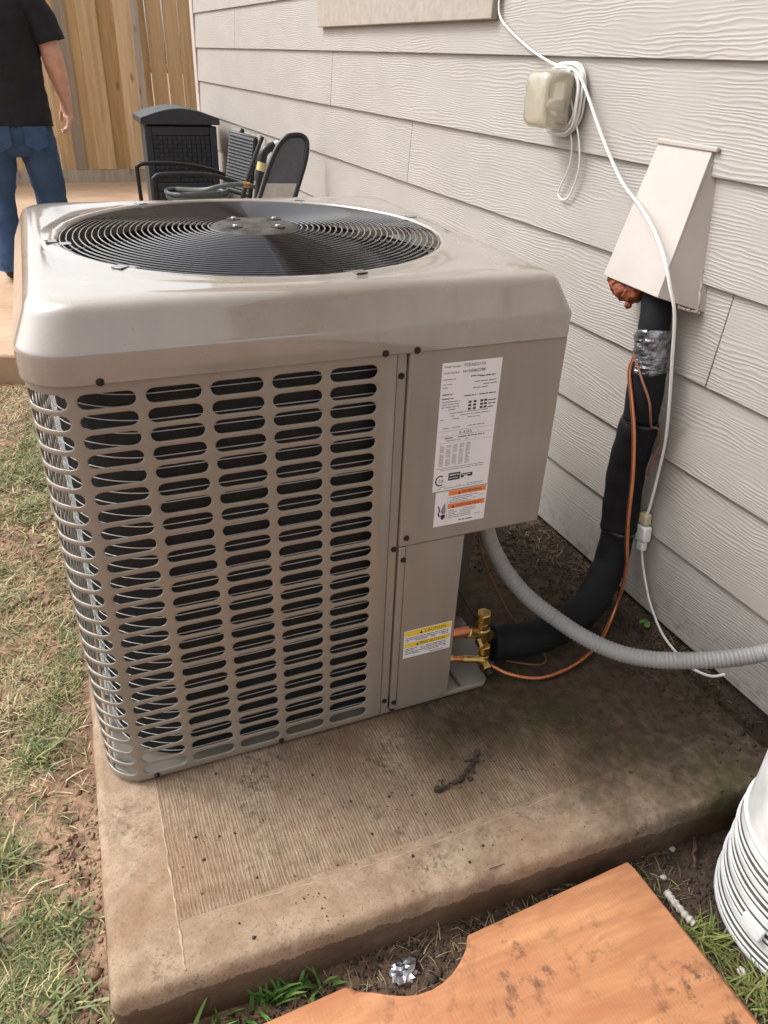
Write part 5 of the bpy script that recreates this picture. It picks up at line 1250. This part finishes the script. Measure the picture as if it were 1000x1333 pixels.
# ------------------------------------------------------------------ grass, straw, crumbs (nobody could count these)
def blades(name, X, Y, Lm, Wm, col, lean, seed, lift=0.0, cols=None):
    r = np.random.default_rng(seed); n = len(X)
    Z = HZ(X, Y) + lift
    az = r.uniform(0, 2*PI, n); L = Lm*r.uniform(0.5, 1.35, n); W = Wm*r.uniform(0.6, 1.3, n)
    ln = np.clip(lean + r.normal(0, 0.18, n), 0.05, 1.45)      # angle from vertical at the base
    dx, dy = np.cos(az), np.sin(az); sx, sy = -dy, dx
    V = np.zeros((n, 7, 3)); bend = r.uniform(0.1, 0.7, n)
    h = np.zeros(n); d = np.zeros(n)
    pos = [(np.zeros(n), np.zeros(n))]
    for k in range(3):
        ang = np.minimum(ln + bend*k*0.55, 1.62)
        d = d + np.sin(ang)*L/3; h = h + np.cos(ang)*L/3; pos.append((d.copy(), h.copy()))
    wk = [1.0, 0.85, 0.6]
    for k in range(3):
        dd, hh = pos[k]
        for s_, q in ((-1, 0), (1, 1)):
            V[:, 2*k+q, 0] = X + dx*dd + sx*W*wk[k]*s_*0.5; V[:, 2*k+q, 1] = Y + dy*dd + sy*W*wk[k]*s_*0.5; V[:, 2*k+q, 2] = Z + hh
    V[:, 6, 0] = X + dx*pos[3][0]; V[:, 6, 1] = Y + dy*pos[3][0]; V[:, 6, 2] = Z + pos[3][1]
    b = np.arange(n)[:, None]*7
    T3 = np.array([[0, 1, 3], [0, 3, 2], [2, 3, 5], [2, 5, 4], [4, 5, 6]])
    F = (b[:, :, None] + T3[None]).reshape(-1, 3)
    c = col[r.integers(0, len(col), n)]*r.uniform(0.75, 1.4, (n, 1))
    A = np.ones((n, 7, 4)); A[:, :, :3] = c[:, None, :]
    o = big_mesh(name, V.reshape(-1, 3), F, M['grass'], attr=A.reshape(-1, 4)); o['kind'] = 'stuff'; return o
GREEN = np.array([(0.115, 0.145, 0.05), (0.09, 0.125, 0.045), (0.17, 0.18, 0.07), (0.23, 0.22, 0.10), (0.14, 0.165, 0.075), (0.28, 0.25, 0.10)])
STRAW = np.array([(0.42, 0.33, 0.19), (0.34, 0.25, 0.13), (0.50, 0.41, 0.26), (0.28, 0.19, 0.10), (0.36, 0.30, 0.16)])
def scatter(n, x0, x1, y0, y1, fn, seed):
    r = np.random.default_rng(seed); out = [np.zeros(0), np.zeros(0)]
    while len(out[0]) < n:
        X = r.uniform(x0, x1, n*2); Y = r.uniform(y0, y1, n*2); k = r.random(n*2) < fn(X, Y)
        out = [np.concatenate([out[0], X[k]]), np.concatenate([out[1], Y[k]])]
    return out[0][:n], out[1][:n]
yard = lambda X, Y: (X < -0.045)*(1 - 0.80*sstep(-0.17, -0.08, X + (fbm(X, Y, 9, 88)-0.5)*0.12)*sstep(0.75, 0.35, Y)*(0.6+0.4*sstep(-0.42, -0.30, Y)))
dens = lambda X, Y: yard(X, Y)*np.clip(0.10 + 1.3*sstep(0.44, 0.62, fbm(X, Y, 3.2, 61))*(0.35 + 0.9*sstep(0.4, 0.6, fbm(X, Y, 13, 67))), 0, 1)
X, Y = scatter(26000, -0.72, -0.04, -0.62, 1.2, dens, 1); blades('lawn_grass', X, Y, 0.030, 0.0026, GREEN, 0.90, 2)
X, Y = scatter(22000, -1.1, -0.02, 1.2, 2.68, dens, 3); blades('lawn_grass', X, Y, 0.036, 0.0036, GREEN, 0.95, 4)
X, Y = scatter(8000, -0.72, -0.035, -0.62, 1.2, lambda X, Y: yard(X, Y)*np.clip(0.15+1.2*sstep(0.38, 0.60, fbm(X, Y, 4.2, 63)), 0, 1), 5); blades('dead_grass', X, Y, 0.040, 0.0022, STRAW, 1.28, 6, 0.002)
X, Y = scatter(5500, -1.1, -0.02, 1.2, 2.68, lambda X, Y: yard(X, Y)*np.clip(0.15+1.2*sstep(0.38, 0.60, fbm(X, Y, 4.2, 63)), 0, 1), 7); blades('dead_grass', X, Y, 0.045, 0.0034, STRAW, 1.28, 8, 0.002)
# clumps of longer green blades
tc = [(-0.13, -0.43, 120), (-0.17, -0.36, 90), (-0.09, -0.47, 110), (-0.12, -0.30, 60), (-0.20, -0.46, 90), (-0.07, -0.40, 20), (-0.10, -0.16, 30), (-0.22, 0.02, 90), (-0.30, 0.9, 120), (-0.16, 0.25, 50), (-0.25, -0.15, 60)]
r = np.random.default_rng(9); X = np.concatenate([r.normal(a, 0.022, n) for a, b, n in tc]); Y = np.concatenate([r.normal(b, 0.022, n) for a, b, n in tc]); k = X < -0.048
blades('grass_tufts', X[k], Y[k], 0.062, 0.0046, GREEN, 0.85, 10)
tc = [(0.215, -0.425, 26), (0.175, -0.432, 8), (0.245, -0.428, 12), (0.13, -0.433, 6), (0.09, -0.436, 8), (0.285, -0.44, 8)]
X = np.concatenate([r.normal(a, 0.012, n) for a, b, n in tc]); Y = np.concatenate([r.normal(b, 0.006, n) for a, b, n in tc])
blades('grass_tufts', X, Y, 0.060, 0.0075, np.array([(0.09, 0.20, 0.04), (0.07, 0.16, 0.03), (0.13, 0.24, 0.06)]), 0.45, 12)
tc = [(0.965, -0.605, 60), (0.985, -0.63, 55), (0.972, -0.725, 60), (0.955, -0.69, 15), (0.99, -0.76, 40), (0.945, -0.50, 14)]
X = np.concatenate([r.normal(a, 0.014, n) for a, b, n in tc]); Y = np.concatenate([r.normal(b, 0.014, n) for a, b, n in tc])
blades('grass_tufts', X, Y, 0.052, 0.0036, np.array([(0.13, 0.17, 0.04), (0.19, 0.20, 0.06), (0.10, 0.12, 0.03)]), 1.0, 13)
X, Y = scatter(1700, 0.1, 1.02, -0.75, -0.40, lambda X, Y: np.ones_like(X)*0.5, 15); blades('dead_grass', X, Y, 0.030, 0.0016, np.array([(0.20, 0.14, 0.08), (0.13, 0.085, 0.05), (0.30, 0.24, 0.14)]), 1.25, 16, 0.002)
X, Y = scatter(3600, 1.0, 1.40, -0.35, 1.5, lambda X, Y: sstep(-0.02, 0.05, X-xb(Y)), 17); blades('dead_grass', X, Y, 0.028, 0.0014, np.array([(0.26, 0.19, 0.11), (0.16, 0.11, 0.06), (0.10, 0.065, 0.04), (0.20, 0.19, 0.08)]), 1.2, 18, 0.002)
def crumbs(name, X, Y, Zf, rm, mat, seed):
    r = np.random.default_rng(seed); n = len(X)
    base = np.array([(1, 0, 0), (-1, 0, 0), (0, 1, 0), (0, -1, 0), (0, 0, 1), (0, 0, -1)], float)
    F = np.array([[0, 2, 4], [2, 1, 4], [1, 3, 4], [3, 0, 4], [2, 0, 5], [1, 2, 5], [3, 1, 5], [0, 3, 5]])
    s_ = rm*np.exp(r.normal(0, 0.5, (n, 1, 1)))*r.uniform(0.5, 1.3, (n, 6, 1)); a = r.uniform(0, 2*PI, n)
    V = base[None]*s_; V[:, :, 2] *= 0.7
    x = V[:, :, 0]*np.cos(a)[:, None]-V[:, :, 1]*np.sin(a)[:, None]; y = V[:, :, 0]*np.sin(a)[:, None]+V[:, :, 1]*np.cos(a)[:, None]
    V = np.stack([x+X[:, None], y+Y[:, None], V[:, :, 2]+Zf[:, None]], 2)
    o = big_mesh(name, V.reshape(-1, 3), ((np.arange(n)*6)[:, None, None]+F[None]).reshape(-1, 3), mat); o['kind'] = 'stuff'; return o
X, Y = scatter(7000, -0.72, -0.04, -0.62, 1.5, lambda X, Y: np.clip(sstep(0.4, 0.6, fbm(X, Y, 5, 71)), 0.1, 1), 20); crumbs('soil_crumbs', X, Y, HZ(X, Y)+0.001, 0.0042, M['soil'], 21)
X, Y = scatter(8000, 0.5, 1.40, -0.45, 1.2, lambda X, Y: np.clip(sstep(-0.24, 0.10, X-xb(Y)), 0, 1)**1.6, 22)
Zc = np.maximum(HZ(X, Y), np.where((X < 1.33) & (Y < 1.08), 0.0, -9)); crumbs('dark_soil_crumbs', X, Y, Zc+0.001, 0.0031, M['clodmat'], 23)
X, Y = scatter(420, 0.10, 1.30, -0.40, 0.25, lambda X, Y: np.clip(0.25+0.9*sstep(0.45, 0.65, fbm(X, Y, 6, 77)), 0, 1)*((Y < -0.015) | (X > 0.92)), 24); crumbs('pad_specks', X, Y, np.zeros(len(X))+0.0012, 0.0016, M['clodmat'], 25)
X, Y = scatter(5200, 0.1, 1.2, -0.80, -0.42, lambda X, Y: np.ones_like(X)*0.6, 26); crumbs('dark_soil_crumbs', X, Y, HZ(X, Y)+0.001, 0.0032, M['clodmat'], 27)
